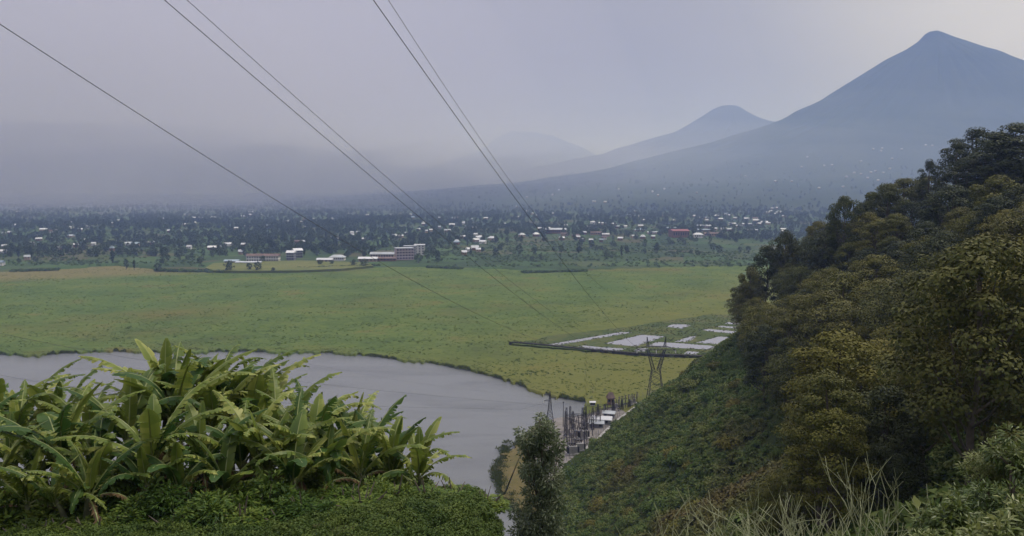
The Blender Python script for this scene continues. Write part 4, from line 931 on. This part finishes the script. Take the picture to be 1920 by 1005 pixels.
# ------------------------------------------------------------------ substation
def at(px, py, z=1.6): return ground(px, py, z)
def gantry(pxs, pyb, ptop, pbeam, label):
    (ax, ay) = at(*pxs[0]); e = empty('gantry', (ax, ay, 1.6)); tag(e, label, 'gantry')
    tops = []
    for px, py in pxs:
        x, y = at(px, py); H_ = (py - ptop) * y / F; mb = MB(); lattice(mb, (x - ax, y - ay, 0), (x - ax, y - ay, H_), 1.0, .45, 8, .07); mb.build('column', M['steel'], e); tops.append((x - ax, y - ay, (py - pbeam) * y / F))
    zb_ = min(t_[2] for t_ in tops)
    for a, b in zip(tops, tops[1:]):
        mb = MB(); a = Vector((a[0], a[1], zb_)); b = Vector((b[0], b[1], zb_)); n = 8
        for o_ in ((0, .35, 0), (0, -.35, 0), (0, 0, .6)): mb.bar(a + Vector(o_), b + Vector(o_), .06)
        for k in range(n): p = a.lerp(b, k / n); q = a.lerp(b, (k + 1) / n); mb.bar(p + Vector((0, .35, 0)), q + Vector((0, 0, .6)), .035, 3); mb.bar(p + Vector((0, 0, .6)), q + Vector((0, -.35, 0)), .035, 3)
        mb.build('beam', M['steel'], e)
        for k in range(1, 4): p = a.lerp(b, k / 4); insulator('insulator', p, p - Vector((0, 0, 1.5)), e, 'porcelain', .14)
gantry([(1060, 822), (1074, 828), (1098, 834)], 830, 768, 782, 'front steel gantry row of the substation, nearest the brown gravel')
gantry([(1062, 808), (1092, 812), (1111, 806)], 810, 762, 776, 'middle steel gantry row of the substation')
gantry([(1069, 797), (1098, 800), (1121, 793)], 798, 760, 772, 'rear steel gantry row of the substation')
gantry([(1150, 772), (1166, 768), (1180, 764)], 772, 748, 756, 'low gantry stepping up the slope foot toward the tall pylon')
gantry([(1121, 782), (1134, 780), (1150, 777)], 780, 757, 764, 'small gantry on the verge near the reddish hut')
# equipment posts: one built with parts, then copied
def post_proto(kind):
    e = empty('insulator_post' if kind else 'breaker', (0, 0, 0))
    if kind:
        MB().tube([(0, 0, 0), (0, 0, 2.6)], .14, 6).build('stand', M['steel'], e); insulator('insulator', (0, 0, 2.6), (0, 0, 4.4), e, 'porcelain', .26)
        MB().box((0, 0, 4.5), (.9, .18, .16)).build('terminal', M['steel'], e)
    else:
        MB().box((0, 0, 1.1), (1.2, .9, 1.5)).build('cabinet', M['concrete'], e)
        for s_ in (-.8, 0, .8): insulator('insulator', (s_, 0, 1.9), (s_ * 1.2, 0, 3.8), e, 'porcelain', .22)
        MB().box((0, 0, .2), (2.2, 1.2, .35)).build('plinth', M['concrete'], e)
    return e
protos = [post_proto(1), post_proto(0)]; used = [False, False]; random.seed(9)
rows = [(1058, 842, 1098, 852, 7, 'row beside the brown gravel'), (1062, 828, 1108, 836, 8, 'row under the front gantry'), (1064, 815, 1118, 818, 8, 'row under the middle gantry'), (1068, 803, 1126, 800, 8, 'row under the rear gantry'), (1150, 768, 1195, 755, 9, 'row stretching toward the tall pylon'), (1110, 788, 1160, 772, 8, 'row on the verge by the hut')]
for x0, y0, x1, y1, n, nm in rows:
    for k in range(n):
        f = k / (n - 1); kd = 0 if random.random() < .75 else 1
        px, py = x0 + (x1 - x0) * f + random.uniform(-1, 1), y0 + (y1 - y0) * f + random.uniform(-1, 1); x, y = at(px, py)
        if hill_dist(x, y) > 0: continue
        o = copy_tree(protos[kd]) if used[kd] else protos[kd]; used[kd] = True; o.location = (x, y, 1.6); o.rotation_euler.z = random.uniform(-.2, .2)
        lab = ('ribbed insulator post in the ' if kd == 0 else 'switch box with three insulators in the ') + nm
        tag(o, lab, 'insulator post' if kd == 0 else 'breaker', lab.replace('post in', 'posts in').replace('box with', 'boxes with'))
def transformer(px, py, label):
    x, y = at(px, py); e = empty('transformer', (x, y, 1.6), .2); tag(e, label, 'transformer')
    MB().box((0, 0, 1.7), (2.8, 1.8, 2.4)).build('tank', M['concrete'], e)
    for s_ in (-1, 1):
        for k in range(4): MB().box((s_ * 1.75, -.6 + k * .4, 1.6), (.55, .12, 1.9)).build('radiator_fin', M['steel'], e)
    for k in (-.8, 0, .8): insulator('bushing', (k, 0, 2.9), (k * 1.3, 0, 4.4), e, 'porcelain', .2)
    MB().tube([(-1.2, .5, 3.6), (1.2, .5, 3.6)], .38, 10).build('conservator', M['steel'], e)
    MB().box((0, 0, .25), (4.2, 2.6, .5)).build('plinth', M['concrete'], e)
transformer(1074, 852, 'grey transformer at the front end of the yard by the brown gravel')
transformer(1086, 846, 'grey transformer just right of the front one'); transformer(1094, 822, 'transformer between the gantry rows')
def hut(px, py, wm, dm, hw, hr, wall, roof, label, rz=0, hip=False, name='hut'):
    x, y = at(px, py); return house(0, 0, wm, dm, hw, hr, wall, roof, rz, label, hip, None, name, loc=(x, y, 1.6))
hut(1128, 793, 7, 3, 1.8, 1.0, 'grey_wall', 'white_roof', 'long building behind the switchyard, its white roof standing in for glare', -.2)  # white roof colour stands in for a strip of glare
hut(1118, 800, 5, 2.5, 1.6, .8, 'grey_wall', 'grey_roof', 'grey roofed shed beside the long white roofed one', -.1)
hut(1142, 782, 4, 2.5, 1.8, .8, 'grey_wall', 'grey_roof', 'small grey roofed shed under the slope', -.3)
hut(1145, 757, 2.6, 2.6, 2.6, 2.2, 'brick_wall', 'rust_roof', 'little hut with a steep dull brown roof on the verge', 0, True)
hut(1111, 760, 1.6, 1.2, 1.4, .4, 'white_wall', 'white_roof', 'tiny white kiosk on the grass point')
x, y = at(1056, 800); mb = MB(); mb.tube([(0, 0, 0), (0, 0, 9.5)], [.16, .1], 6); mb.box((0, 0, 9.2), (.5, .3, .25)); o = mb.build('lamp_mast', M['steel']); o.location = (x, y, 1.6); tag(o, 'thin dark lighting mast between the small pylon and the yard', 'mast')
# fence round the yard: posts and wire as parts
def fence(P, label, step=2.6, h=2.0):
    a = P[0]; e = empty('fence', (a[0], a[1], a[2])); tag(e, label, 'fence'); pm = MB().box((0, 0, h / 2 - .2), (.12, .12, h + .4)).mesh('post', M['concrete']); mb = MB(); last = None
    for p, q in zip(P, P[1:]):
        n = max(1, int(math.hypot(q[0] - p[0], q[1] - p[1]) / step))
        for k in range(n):
            f = k / n; c = Vector(p).lerp(Vector(q), f) - Vector(a); obj('post', pm, e, c)
            if last is not None:
                for zz_ in (.5, 1.1, 1.7): mb.bar(last + Vector((0, 0, zz_)), c + Vector((0, 0, zz_)), .015, 3)
            last = c
    mb.build('fence_wire', M['wire'], e)
hz_ = lambda px, py, z=1.6: (*ground(px, py, z), z)
fence([hz_(1042, 880), hz_(1098, 838), hz_(1140, 800), hz_(1166, 777)], 'post and wire fence between the yard and the grassy slope foot')
fence([hz_(1100, 760), hz_(1140, 756), hz_(1190, 748), hz_(1250, 732)], 'post and wire fence along the marsh side of the verge')
pth = [hz_(px, py, 2.2) for px, py in [(1095, 845), (1120, 822), (1140, 803), (1156, 786), (1172, 776), (1190, 762), (1215, 750), (1245, 740)]]
pth = [(a, b, max(1.7, float(hill(a, b)) + .15)) for a, b, c in pth]
ribbon('path', pth, 1.3, .1, M['path'], 'pale concrete path curving along the slope foot')
x, y = at(1372, 640); 
hs = house(0, 0, 6, 4, 2.2, .8, 'grey_wall', 'white_roof', .1, 'small shed with a white roof at the corner of the wide pond', False, None, 'shed', loc=(*ground(1382, 641, PZ), PZ))

# ------------------------------------------------------------------ foreground: bananas
def banana_leaf(seed, L, W, torn, arch, mk, up=80):
    r = random.Random(seed); n = 30; pts = []; ang = R(up); p = Vector((0, 0, 0)); step = L / n
    for k in range(n + 1):
        pts.append(p.copy()); p = p + Vector((cos(ang), 0, sin(ang))) * step; ang -= R(arch) / n * (.4 + 1.3 * k / n)
    mb = MB(); mb.cur = 1
    mb.tube(pts[::3] if n % 3 == 0 else pts, [.035 * (1 - .85 * k / len(pts[::3])) for k in range(len(pts[::3]))], 5, False)
    mb.cur = 0; i0 = int(n * .13); var = [.5] * len(mb.v)
    for s_ in (-1, 1):
        base_d = R(r.uniform(-5, 22)); dr = base_d; tearv = 0; k = i0
        sub = 2
        K = (n - i0) * sub
        q = 0
        while q < K:
            gl = r.choice([1, 2, 2, 3]) if r.random() < torn * 1.9 else r.choice([4, 6, 8])
            if torn < .2: gl = r.choice([6, 9, 12])
            q1 = min(q + gl, K); jd = r.uniform(-.05, .85) * min(1, torn * 2.4) if torn > .2 else r.uniform(0, .15); dr = base_d + jd; shr = .42 if torn > .2 else .08; lf = r.uniform(.8, 1.05); vv = r.uniform(-.28, .28)
            rows = []
            for g in range(q, q1 + 1):
                f = g / K; fo = ((q + q1) / 2 + (g - (q + q1) / 2) * (1 - shr)) / K
                def P_(f_): kk = i0 + f_ * (n - i0); a_ = int(min(kk, n - 1)); return pts[a_].lerp(pts[a_ + 1], kk - a_), (pts[a_ + 1] - pts[a_]).normalized()
                c, T = P_(f); co, To = P_(fo); Up = Vector((-T.z, 0, T.x)); wd = W / 2 * (sin(pi * min(.985, (f * .93 + .06)) ** .8) ** .55) * lf; side = Vector((0, s_, 0))
                o1 = side * cos(dr * .6) - Up * sin(dr * .6); o2 = side * cos(dr * 1.5) - Up * sin(dr * 1.5)
                m1 = c + o1 * wd * .5 + T * wd * .14; e1 = co + o1 * wd * .5 + T * wd * .14 + o2 * wd * .5 + T * wd * .24
                rows.append((c + Up * .004, m1, e1))
            for ra, rb in zip(rows, rows[1:]):
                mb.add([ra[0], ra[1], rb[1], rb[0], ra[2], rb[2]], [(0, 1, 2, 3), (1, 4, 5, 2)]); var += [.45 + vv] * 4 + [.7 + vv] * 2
            q = q1
    m = mb.mesh('leaf', [M[mk], M['rib']]); at_ = m.attributes.new('var', 'FLOAT', 'POINT'); at_.data.foreach_set('value', var); return m
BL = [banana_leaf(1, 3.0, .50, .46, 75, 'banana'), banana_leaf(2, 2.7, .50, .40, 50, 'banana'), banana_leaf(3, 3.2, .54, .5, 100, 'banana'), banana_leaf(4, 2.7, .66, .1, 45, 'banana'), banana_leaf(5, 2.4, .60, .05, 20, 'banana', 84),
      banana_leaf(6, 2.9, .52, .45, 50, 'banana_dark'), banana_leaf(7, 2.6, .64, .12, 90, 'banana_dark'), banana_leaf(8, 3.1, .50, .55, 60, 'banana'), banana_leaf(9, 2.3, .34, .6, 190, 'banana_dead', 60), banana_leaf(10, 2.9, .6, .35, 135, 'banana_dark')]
def banana(px, py, d, seed, label, s=1.0, nl=10, lean=0.):
    u, t = ray(px, py); x, y = u * d, d; zt = EYE + t * d; zg = float(hill(x, y)); hs_ = max(zt - zg, 1.0); r = random.Random(seed)
    e = empty('banana_plant', (x, y, zg), 0); tag(e, label, 'banana plant')
    mb = MB(); mb.tube([(0, 0, -.4), (.03, 0, hs_ * .4), (lean * .4, 0, hs_ * .75), (lean, 0, hs_)], [.17 * s, .14 * s, .10 * s, .05 * s], 9); mb.build('pseudostem', M['pstem'], e, True)
    a0 = r.uniform(0, 6.28); nl += 2
    for k in range(nl):
        f = k / nl; a = a0 + k * 2.4 + r.uniform(-.3, .3)
        if k < 2 or (k < 5 and r.random() < .12): m_ = BL[8] if r.random() < .7 else BL[2]; tilt = r.uniform(.5, .9)
        elif k >= nl - 1: m_ = BL[r.choice([4, 4, 3])]; tilt = r.uniform(-.1, .12)
        else: m_ = BL[r.choice([0, 1, 2, 3, 5, 6, 7, 7, 9, 0])]; tilt = .55 * (1 - f) ** 1.3 + r.uniform(-.1, .2)
        o = bpy.data.objects.new('leaf', m_); link(o, e); o.location = (lean, 0, hs_ - .25 * (1 - f) * s - .05)
        o.rotation_mode = 'XYZ'; o.rotation_euler = (r.uniform(-.15, .15), tilt, a); q = s * r.uniform(.85, 1.12) * (.85 if k >= nl - 1 else 1); o.scale = (q, q, q)
    return e
BN = [(118, 850, 23, 1.0, 10, 'bright banana plant with one broad upright leaf at the lower left'), (20, 800, 26, .95, 9, 'banana plant at the far left border'), (-70, 830, 25, 1.0, 9, 'banana plant cut by the left border of the view'), (62, 790, 28, .9, 8, 'banana plant behind the bright one at the left'),
      (160, 915, 21, .7, 8, 'short young banana plant low at the left below the bright one'), (235, 800, 25, 1.0, 10, 'banana plant between the bright left one and the tallest one'), (315, 735, 26, 1.2, 10, 'tallest banana plant with a torn leaf rising against the shore'), (300, 850, 22.5, .9, 9, 'banana plant in front of the tallest one'),
      (400, 785, 27, 1.05, 10, 'tattered banana plant just right of the tallest one'), (375, 860, 23, .8, 8, 'low banana plant hidden below the tallest one'), (470, 775, 28, 1.05, 10, 'banana plant whose leaves reach highest in the middle of the grove'), (455, 860, 24, .95, 9, 'banana plant in the centre front of the grove'), (530, 815, 26, 1.0, 9, 'banana plant behind the centre with leaves fanning right'),
      (600, 850, 24.5, 1.0, 10, 'banana plant with long arched leaves right of the centre'), (655, 860, 27, .95, 9, 'banana plant with upright leaves near the right end of the grove'), (560, 900, 22.5, .8, 8, 'low banana plant with drooping leaves above the glossy bush'), (690, 920, 24, .85, 9, 'banana plant with horizontal leaves at the right end'), (790, 935, 24.5, .7, 8, 'last banana plant before open water on the right'), (-10, 900, 22, .75, 8, 'small banana plant at the lower left corner')]
BN += [(50, 925, 21.5, .8, 8, 'banana plant crowding the lower left corner'), (120, 945, 21, .6, 7, 'small banana sucker at the bottom left'), (-20, 770, 27, 1.0, 9, 'banana plant behind the left border ones'), (110, 775, 27, .85, 9, 'banana plant in the back row at the left'), (160, 800, 26, .9, 9, 'banana plant filling the back row right of the bright one'), (200, 905, 22, .7, 8, 'young banana plant low between two grown ones'), (300, 700, 28, 1.0, 8, 'banana plant with the highest leaf tips against the marsh shore'), (475, 715, 29, .9, 8, 'banana plant whose torn leaves stand highest right of the middle'), (395, 700, 29, .9, 8, 'rear banana plant between the two highest'), (540, 860, 24, .9, 9, 'banana plant with sunlit leaves right of the centre'), (650, 815, 27, .85, 8, 'rear banana plant with erect leaves at the right'), (745, 880, 26, .8, 8, 'banana plant with leaves pointing over the lake'),
       (75, 880, 23, .75, 8, 'young banana plant filling the gap left of the bright one'), (195, 860, 23.5, .85, 9, 'banana plant just right of the bright one'), (265, 900, 22, .7, 8, 'young banana plant at the foot of the tallest one'), (345, 905, 22, .7, 8, 'young banana plant below the tattered one'), (430, 905, 22.5, .75, 8, 'young banana plant in the front of the centre'),
       (510, 870, 23.5, .9, 9, 'banana plant right of the centre front one'), (625, 905, 23, .8, 8, 'young banana plant below the long arched leaves'), (720, 900, 25, .8, 9, 'banana plant with a yellowing leaf near the right end'), (570, 800, 27.5, .95, 9, 'banana plant at the back right with tips against the lake'), (430, 730, 28.5, 1.0, 9, 'banana plant at the very back of the grove centre'), (280, 745, 28, 1.0, 9, 'banana plant at the back left of the tallest one'), (360, 735, 28, .95, 9, 'banana plant at the back right of the tallest one'), (20, 860, 24, .8, 8, 'banana plant low at the left border')]
for k, (px, py, d, s, nl, lab) in enumerate(BN):
    py += np.interp(py, [690, 740, 800, 850], [52, 48, 28, 10])
    s *= 1.08
    banana(px, py, d, 500 + k, lab, s, nl, lean=random.uniform(-.25, .25))

# glossy shrubs in front of the bananas
def shrub_mesh(seed, R_, H_, n, L, lm, ncl=26, asp=.36, droop=.25):
    global rng; st = rng; rng = np.random.default_rng(seed)
    Cc = rnd_unit(ncl); Cc[:, 2] = np.abs(Cc[:, 2]); Cc *= np.array([R_, R_, H_]) * (.35 + .5 * rng.random((ncl, 1))); Rc = R_ * (.2 + .14 * rng.random(ncl))
    k = rng.integers(0, ncl, n); o = rnd_unit(n); P = Cc[k] + o * (Rc[k] * (.45 + .55 * rng.random(n)))[:, None]
    D = nrm(o * .9 + rnd_unit(n) * .6 + np.array([0, 0, .15 - droop])); U = nrm(np.cross(D, rnd_unit(n) * .5 + np.array([0, 0, 1.]))); Nn = np.cross(D, U)
    s = (L * (.65 + .7 * rng.random(n)))[:, None]; a = P; m1 = P + D * s * .5 - Nn * s * .05; c = P + D * s - np.array([0, 0, .18]) * s
    lft = P + D * s * .42 + U * s * asp * .5 + Nn * s * .06; rgt = P + D * s * .42 - U * s * asp * .5 + Nn * s * .06
    V = np.stack([a, lft, c, m1, rgt], 1).reshape(-1, 3); b = np.arange(n)[:, None] * 5
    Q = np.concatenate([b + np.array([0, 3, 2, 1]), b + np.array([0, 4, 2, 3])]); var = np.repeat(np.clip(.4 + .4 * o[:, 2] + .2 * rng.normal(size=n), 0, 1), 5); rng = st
    return np_mesh('foliage', V, Q, [M[lm]], var), [tuple(c) for c in Cc]
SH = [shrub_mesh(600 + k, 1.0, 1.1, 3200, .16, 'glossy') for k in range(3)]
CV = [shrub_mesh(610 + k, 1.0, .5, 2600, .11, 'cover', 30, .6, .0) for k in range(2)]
def shrub(px, py, d, s, k, label, lib=SH, name='shrub', hs=1.0, group=None):
    if lib is SH: py -= 22; s *= 1.1
    u, t = ray(px, py); x, y = u * d, d; z = EYE + t * d; zg = float(hill(x, y))
    e = empty(name, (x, y, zg)); tag(e, label, 'shrub', group); H_ = max(.4, z - zg); hs = min(hs, H_ / (1.25 * s)); base = max(0, H_ - 1.25 * s * hs)
    me, cs = lib[k]; o = obj('foliage', me, e, (0, 0, base), random.uniform(0, 6.28), (s, s, s * hs)); mb = MB()
    for c in cs[::4]: mb.tube([(0, 0, -.3), (c[0] * s * .5, c[1] * s * .5, base + c[2] * s * .4), (c[0] * s, c[1] * s, base + c[2] * s)], [.045, .03, .012], 5)
    mb.build('stem', M['bark'], e)
for (px, py, d, s, k, lab) in [(310, 905, 21, 1.0, 0, 'dark glossy shrub under the tallest banana plant'), (400, 930, 20.5, 1.0, 1, 'glossy shrub with yellowish shoots at the bottom, second from the left'), (490, 910, 21, 1.15, 2, 'broad dark shrub at the bottom below the centre bananas'), (570, 945, 20.5, 1.0, 0, 'shrub at the bottom edge right of the broad dark one'),
        (650, 935, 21.5, 1.1, 1, 'shrub below the banana plant with upright leaves'), (740, 960, 21.5, .9, 2, 'low shrub under the last banana plants'), (850, 945, 23, .95, 0, 'rounded bright shrub at the water end of the grove'), (905, 975, 23, .8, 1, 'outermost small shrub against the lake'), (450, 975, 20, .9, 2, 'shrub cut by the bottom border near the centre of the grove'), (240, 945, 20.5, .8, 1, 'low dark shrub left of the one under the tallest banana'), (800, 985, 21.5, .9, 0, 'shrub cut by the bottom border below the last banana'), (680, 990, 20.5, .9, 1, 'shrub cut by the bottom border below the upright leaves')]:
    shrub(px, py, d, s, k, lab)
for k, (px, py) in enumerate([(-40, 950), (40, 955), (110, 962), (180, 965), (250, 975), (320, 985), (0, 985), (80, 990), (160, 995), (380, 990), (530, 990)]):
    shrub(px, py, 20, 1.25, k % 2, 'mat of small leaved creeper along the bottom left border', CV, 'creeper', 1.0, 'creeper mats along the bottom left border')
# low undergrowth on the near ground so no bare soil shows
n = 15000; x = rng.uniform(-24, 26, n); y = rng.uniform(8, 44, n); ok = (np.hypot(x, y) > np.where(x < 0, 13.5, 9)) & (np.abs(x / y) < .85) & ~((x > 0) & (x < 8) & (y < 30)); x, y = x[ok], y[ok]
ug = [bush_mesh('undergrowth', 630 + k, .42, 420, .07, M['cover'], 9, aspect=.6) for k in range(3)]
scatter('undergrowth', np.stack([x, y, hill(x, y) - .05], 1), rng.uniform(.45, .95, len(x)), rng.uniform(0, 6, len(x)), rng.integers(0, 3, len(x)), ug, 'low leafy undergrowth covering the near bank', 'undergrowth')

n = 700; y = rng.uniform(21.5, 31, n); x = y * rng.uniform(-.72, -.07, n); hd = np.clip((-.05 - x / y) / .12, .25, 1) * (1 + .6 * (x / y < -.45))
scatter('thicket', np.stack([x, y, hill(x, y) - .2], 1), rng.uniform(.8, 1.5, n) * hd * np.where(y < 25, .75, 1), rng.uniform(0, 6, n), rng.integers(0, 3, n), [q[0] for q in SH], 'tangled green thicket filling the ground between the banana stems', 'thicket')
# columnar pale-leaved tree
def leafy_tree():
    global rng; rng = np.random.default_rng(77); random.seed(77); d = 34; u, t = ray(1012, 782); x, y = u * d, d; zt = EYE + t * d; zg = float(hill(x, y)); H_ = zt - zg
    e = empty('slender_tree', (x, y, zg)); tag(e, 'slender silvery leaved tree rising in front of the substation', 'tree')
    Cc = []; Rc = []
    K = d / F
    for (px, py, r) in [(1015, 790, 12), (1022, 800, 16), (1008, 812, 18), (1030, 818, 18), (985, 822, 14), (975, 812, 10), (1000, 835, 22), (1025, 845, 24), (1048, 830, 12), (990, 850, 18), (1010, 870, 28), (1040, 868, 18), (985, 880, 14), (1000, 900, 24), (1030, 900, 26), (1050, 905, 12), (1005, 930, 26), (1035, 935, 22), (1050, 945, 12), (1010, 960, 26), (1032, 970, 24), (975, 968, 12), (962, 975, 9), (985, 990, 20), (1010, 995, 30), (1040, 1000, 20), (968, 1003, 14), (1000, 1030, 36), (1035, 1040, 30)]:
        Cc.append(((px - 1012) * K, random.uniform(-1, 1) * .55, H_ - (py - 782) * K)); Rc.append(r * K * .95)
    Cc = np.array(Cc); Rc = np.array(Rc); n = 14500; pr = Rc ** 2 / (Rc ** 2).sum(); k = rng.choice(len(Rc), n, p=pr); o = rnd_unit(n)
    P = Cc[k] + o * (Rc[k] * (.35 + .75 * rng.random(n) ** .7))[:, None]; D = nrm(o * .7 + rnd_unit(n) * .6 + np.array([0, 0, -.35])); U = nrm(np.cross(D, rnd_unit(n))); s = .13 + .11 * rng.random(n)
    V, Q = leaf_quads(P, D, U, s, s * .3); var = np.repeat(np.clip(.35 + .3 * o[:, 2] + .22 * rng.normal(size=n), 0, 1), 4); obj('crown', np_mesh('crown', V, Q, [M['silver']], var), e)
    mb = MB(); limbs(mb, (0, 0, -.8), [tuple(c) for c in Cc], .11, H_ - .1); mb.build('trunk', M['bark'], e, True)
leafy_tree()

# bare pencil shrub
def pencil():
    random.seed(31); d = 12.5; u, t = ray(1565, 1010); x, y = u * d, d; zg = float(hill(x, y)); e = empty('pencil_shrub', (x, y, zg)); tag(e, 'leafless shrub of pale green pencil-thin branching stems at the bottom right', 'shrub')
    H_ = (EYE + ray(1560, 925)[1] * d) - zg; mb = MB(); nb = [0]
    def grow(p, dr, L, r, dep):
        q = p + dr * L; mid = p.lerp(q, .5) + Vector((random.uniform(-1, 1), random.uniform(-1, 1), random.uniform(0, 1))) * L * .06
        mb.tube([p, mid, q], [r, r * .85, r * .7], 5, dep == 0); nb[0] += 1
        if dep == 0: return
        for k in range(2):
            a = Vector((random.gauss(0, 1), random.gauss(0, 1), random.gauss(.25, .6))).normalized(); nd = (dr * 1.0 + a * .78 + Vector((0, 0, .10))).normalized(); grow(q, nd, L * random.uniform(.74, .98), r * .80, dep - 1)
    for k in range(12):
        a = 2 * pi * k / 12 + random.uniform(-.2, .2); s_ = random.uniform(.15, .8); dr = Vector((cos(a) * s_, sin(a) * s_ * .7, 1)).normalized()
        base = Vector((cos(a) * .25, sin(a) * .25, -.1)); 
        bm_ = MB(); grow(base, dr, H_ * .215, .021, 6)
    o = mb.build('branch', M['pencil'], e); print('pencil', nb[0])
    # a short woody stem
    s2 = MB(); s2.tube([(0, 0, -.5), (0, 0, .1), (.02, .01, .35)], [.12, .10, .05], 7); s2.build('stem', M['bark'], e)
pencil()
# large-leaved shrubs at the right corner
BG = [shrub_mesh(700, 1.0, 1.2, 1500, .21, 'bigleaf', 24, .34, .3), shrub_mesh(701, 1.0, 1.2, 1700, .17, 'bigleaf', 24, .28, .2), shrub_mesh(702, 1.0, 1.2, 3000, .12, 'bigleaf', 30, .3, .1)]
for (px, py, d, s, k, lab) in [(1790, 925, 11.5, .55, 0, 'shrub with large pale backed leaves right of the leafless shrub'), (1760, 975, 10.5, .5, 1, 'bright yellow green shrub at the bottom right'), (1880, 880, 12, .75, 2, 'fine leaved shrub rising along the right border'), (1925, 790, 12.5, .7, 1, 'tall leafy shoots at the right border, highest of the corner shrubs'), (1870, 960, 10.5, .7, 0, 'dark leaved shrub in the bottom right corner'), (1855, 835, 13, .5, 2, 'narrow leafy spray left of the tall shoots'), (1960, 900, 11, .9, 1, 'shrub cut by the right border at the bottom')]:
    shrub(px, py, d, s, k, lab, BG, 'broadleaf_shrub')

# ------------------------------------------------------------------ haze
def volume(name, dens, color, ani, label, mk, ab=1.0):
    m, t, o = mat(name); v = N(t, 'ShaderNodeVolumePrincipled'); v.inputs['Density'].default_value = dens; v.inputs['Color'].default_value = (*color, 1); v.inputs['Anisotropy'].default_value = ani
    v.inputs['Absorption Color'].default_value = (ab, ab, ab, 1)
    t.links.new(v.outputs[0], o.inputs['Volume']); ob = mk.build(name, m); m.cycles.homogeneous_volume = True if hasattr(m, 'cycles') else True
    return tag(ob, label, kind='stuff')
TOPZ = 1060
volume('haze', .00018, (.36, .50, 1.0), .2, 'thin bluish haze filling the whole valley', MB().box((0, 0, (TOPZ - 6) / 2), (40000, 40000, TOPZ + 6)))

def ellipsoid(c, r_, n=48, m_=16):
    V_ = []; 
    for i_ in range(m_ + 1):
        th = pi * i_ / m_
        for j_ in range(n): V_.append((c[0] + r_[0] * sin(th) * cos(2 * pi * j_ / n), c[1] + r_[1] * sin(th) * sin(2 * pi * j_ / n), c[2] + r_[2] * cos(th)))
    fs = [(i_ * n + j_, (i_ + 1) * n + j_, (i_ + 1) * n + (j_ + 1) % n, i_ * n + (j_ + 1) % n) for i_ in range(m_) for j_ in range(n)]
    return MB().add(V_, fs)
for q, (f, dn) in enumerate([(1.25, .00007), (1.1, .00009), (.97, .0001), (.85, .00011), (.73, .00012), (.6, .00013)]):
    volume('rain_mist', dn, (.74, .71, .85), .1, 'pale veil of rain hiding the far plain on the left', ellipsoid((-3550 - 40 * q, 5000, 0), (4100 * f, 3000 * (.4 + .6 * f), 2600 * f)), .35)['group'] = 'overlapping veils of rain on the left'
for q, (f, dn) in enumerate([(1.5, .00006), (1.2, .00007), (.9, .00008), (.65, .00009)]):
    volume('rain_mist', dn, (.60, .72, .97), .1, 'low bank of mist along the foot of the tall volcano', ellipsoid((1300, 3500, 0), (2700 * (.7 + .3 * f), 850, 420 * f)), .6)['group'] = 'overlapping mist banks at the foot of the tall volcano'
for q, (f, dn) in enumerate([(1.6, .00006), (1.3, .00008), (1.05, .00011), (.85, .00015), (.65, .00018)]):
    volume('rain_mist', dn, (.70, .72, .92), .1, 'low grey murk swallowing the far left edge of the plain', ellipsoid((-3000, 4700, 0), (4300 * f, 1900 * f, 330 * f)), .45)['group'] = 'overlapping murk over the far left plain'
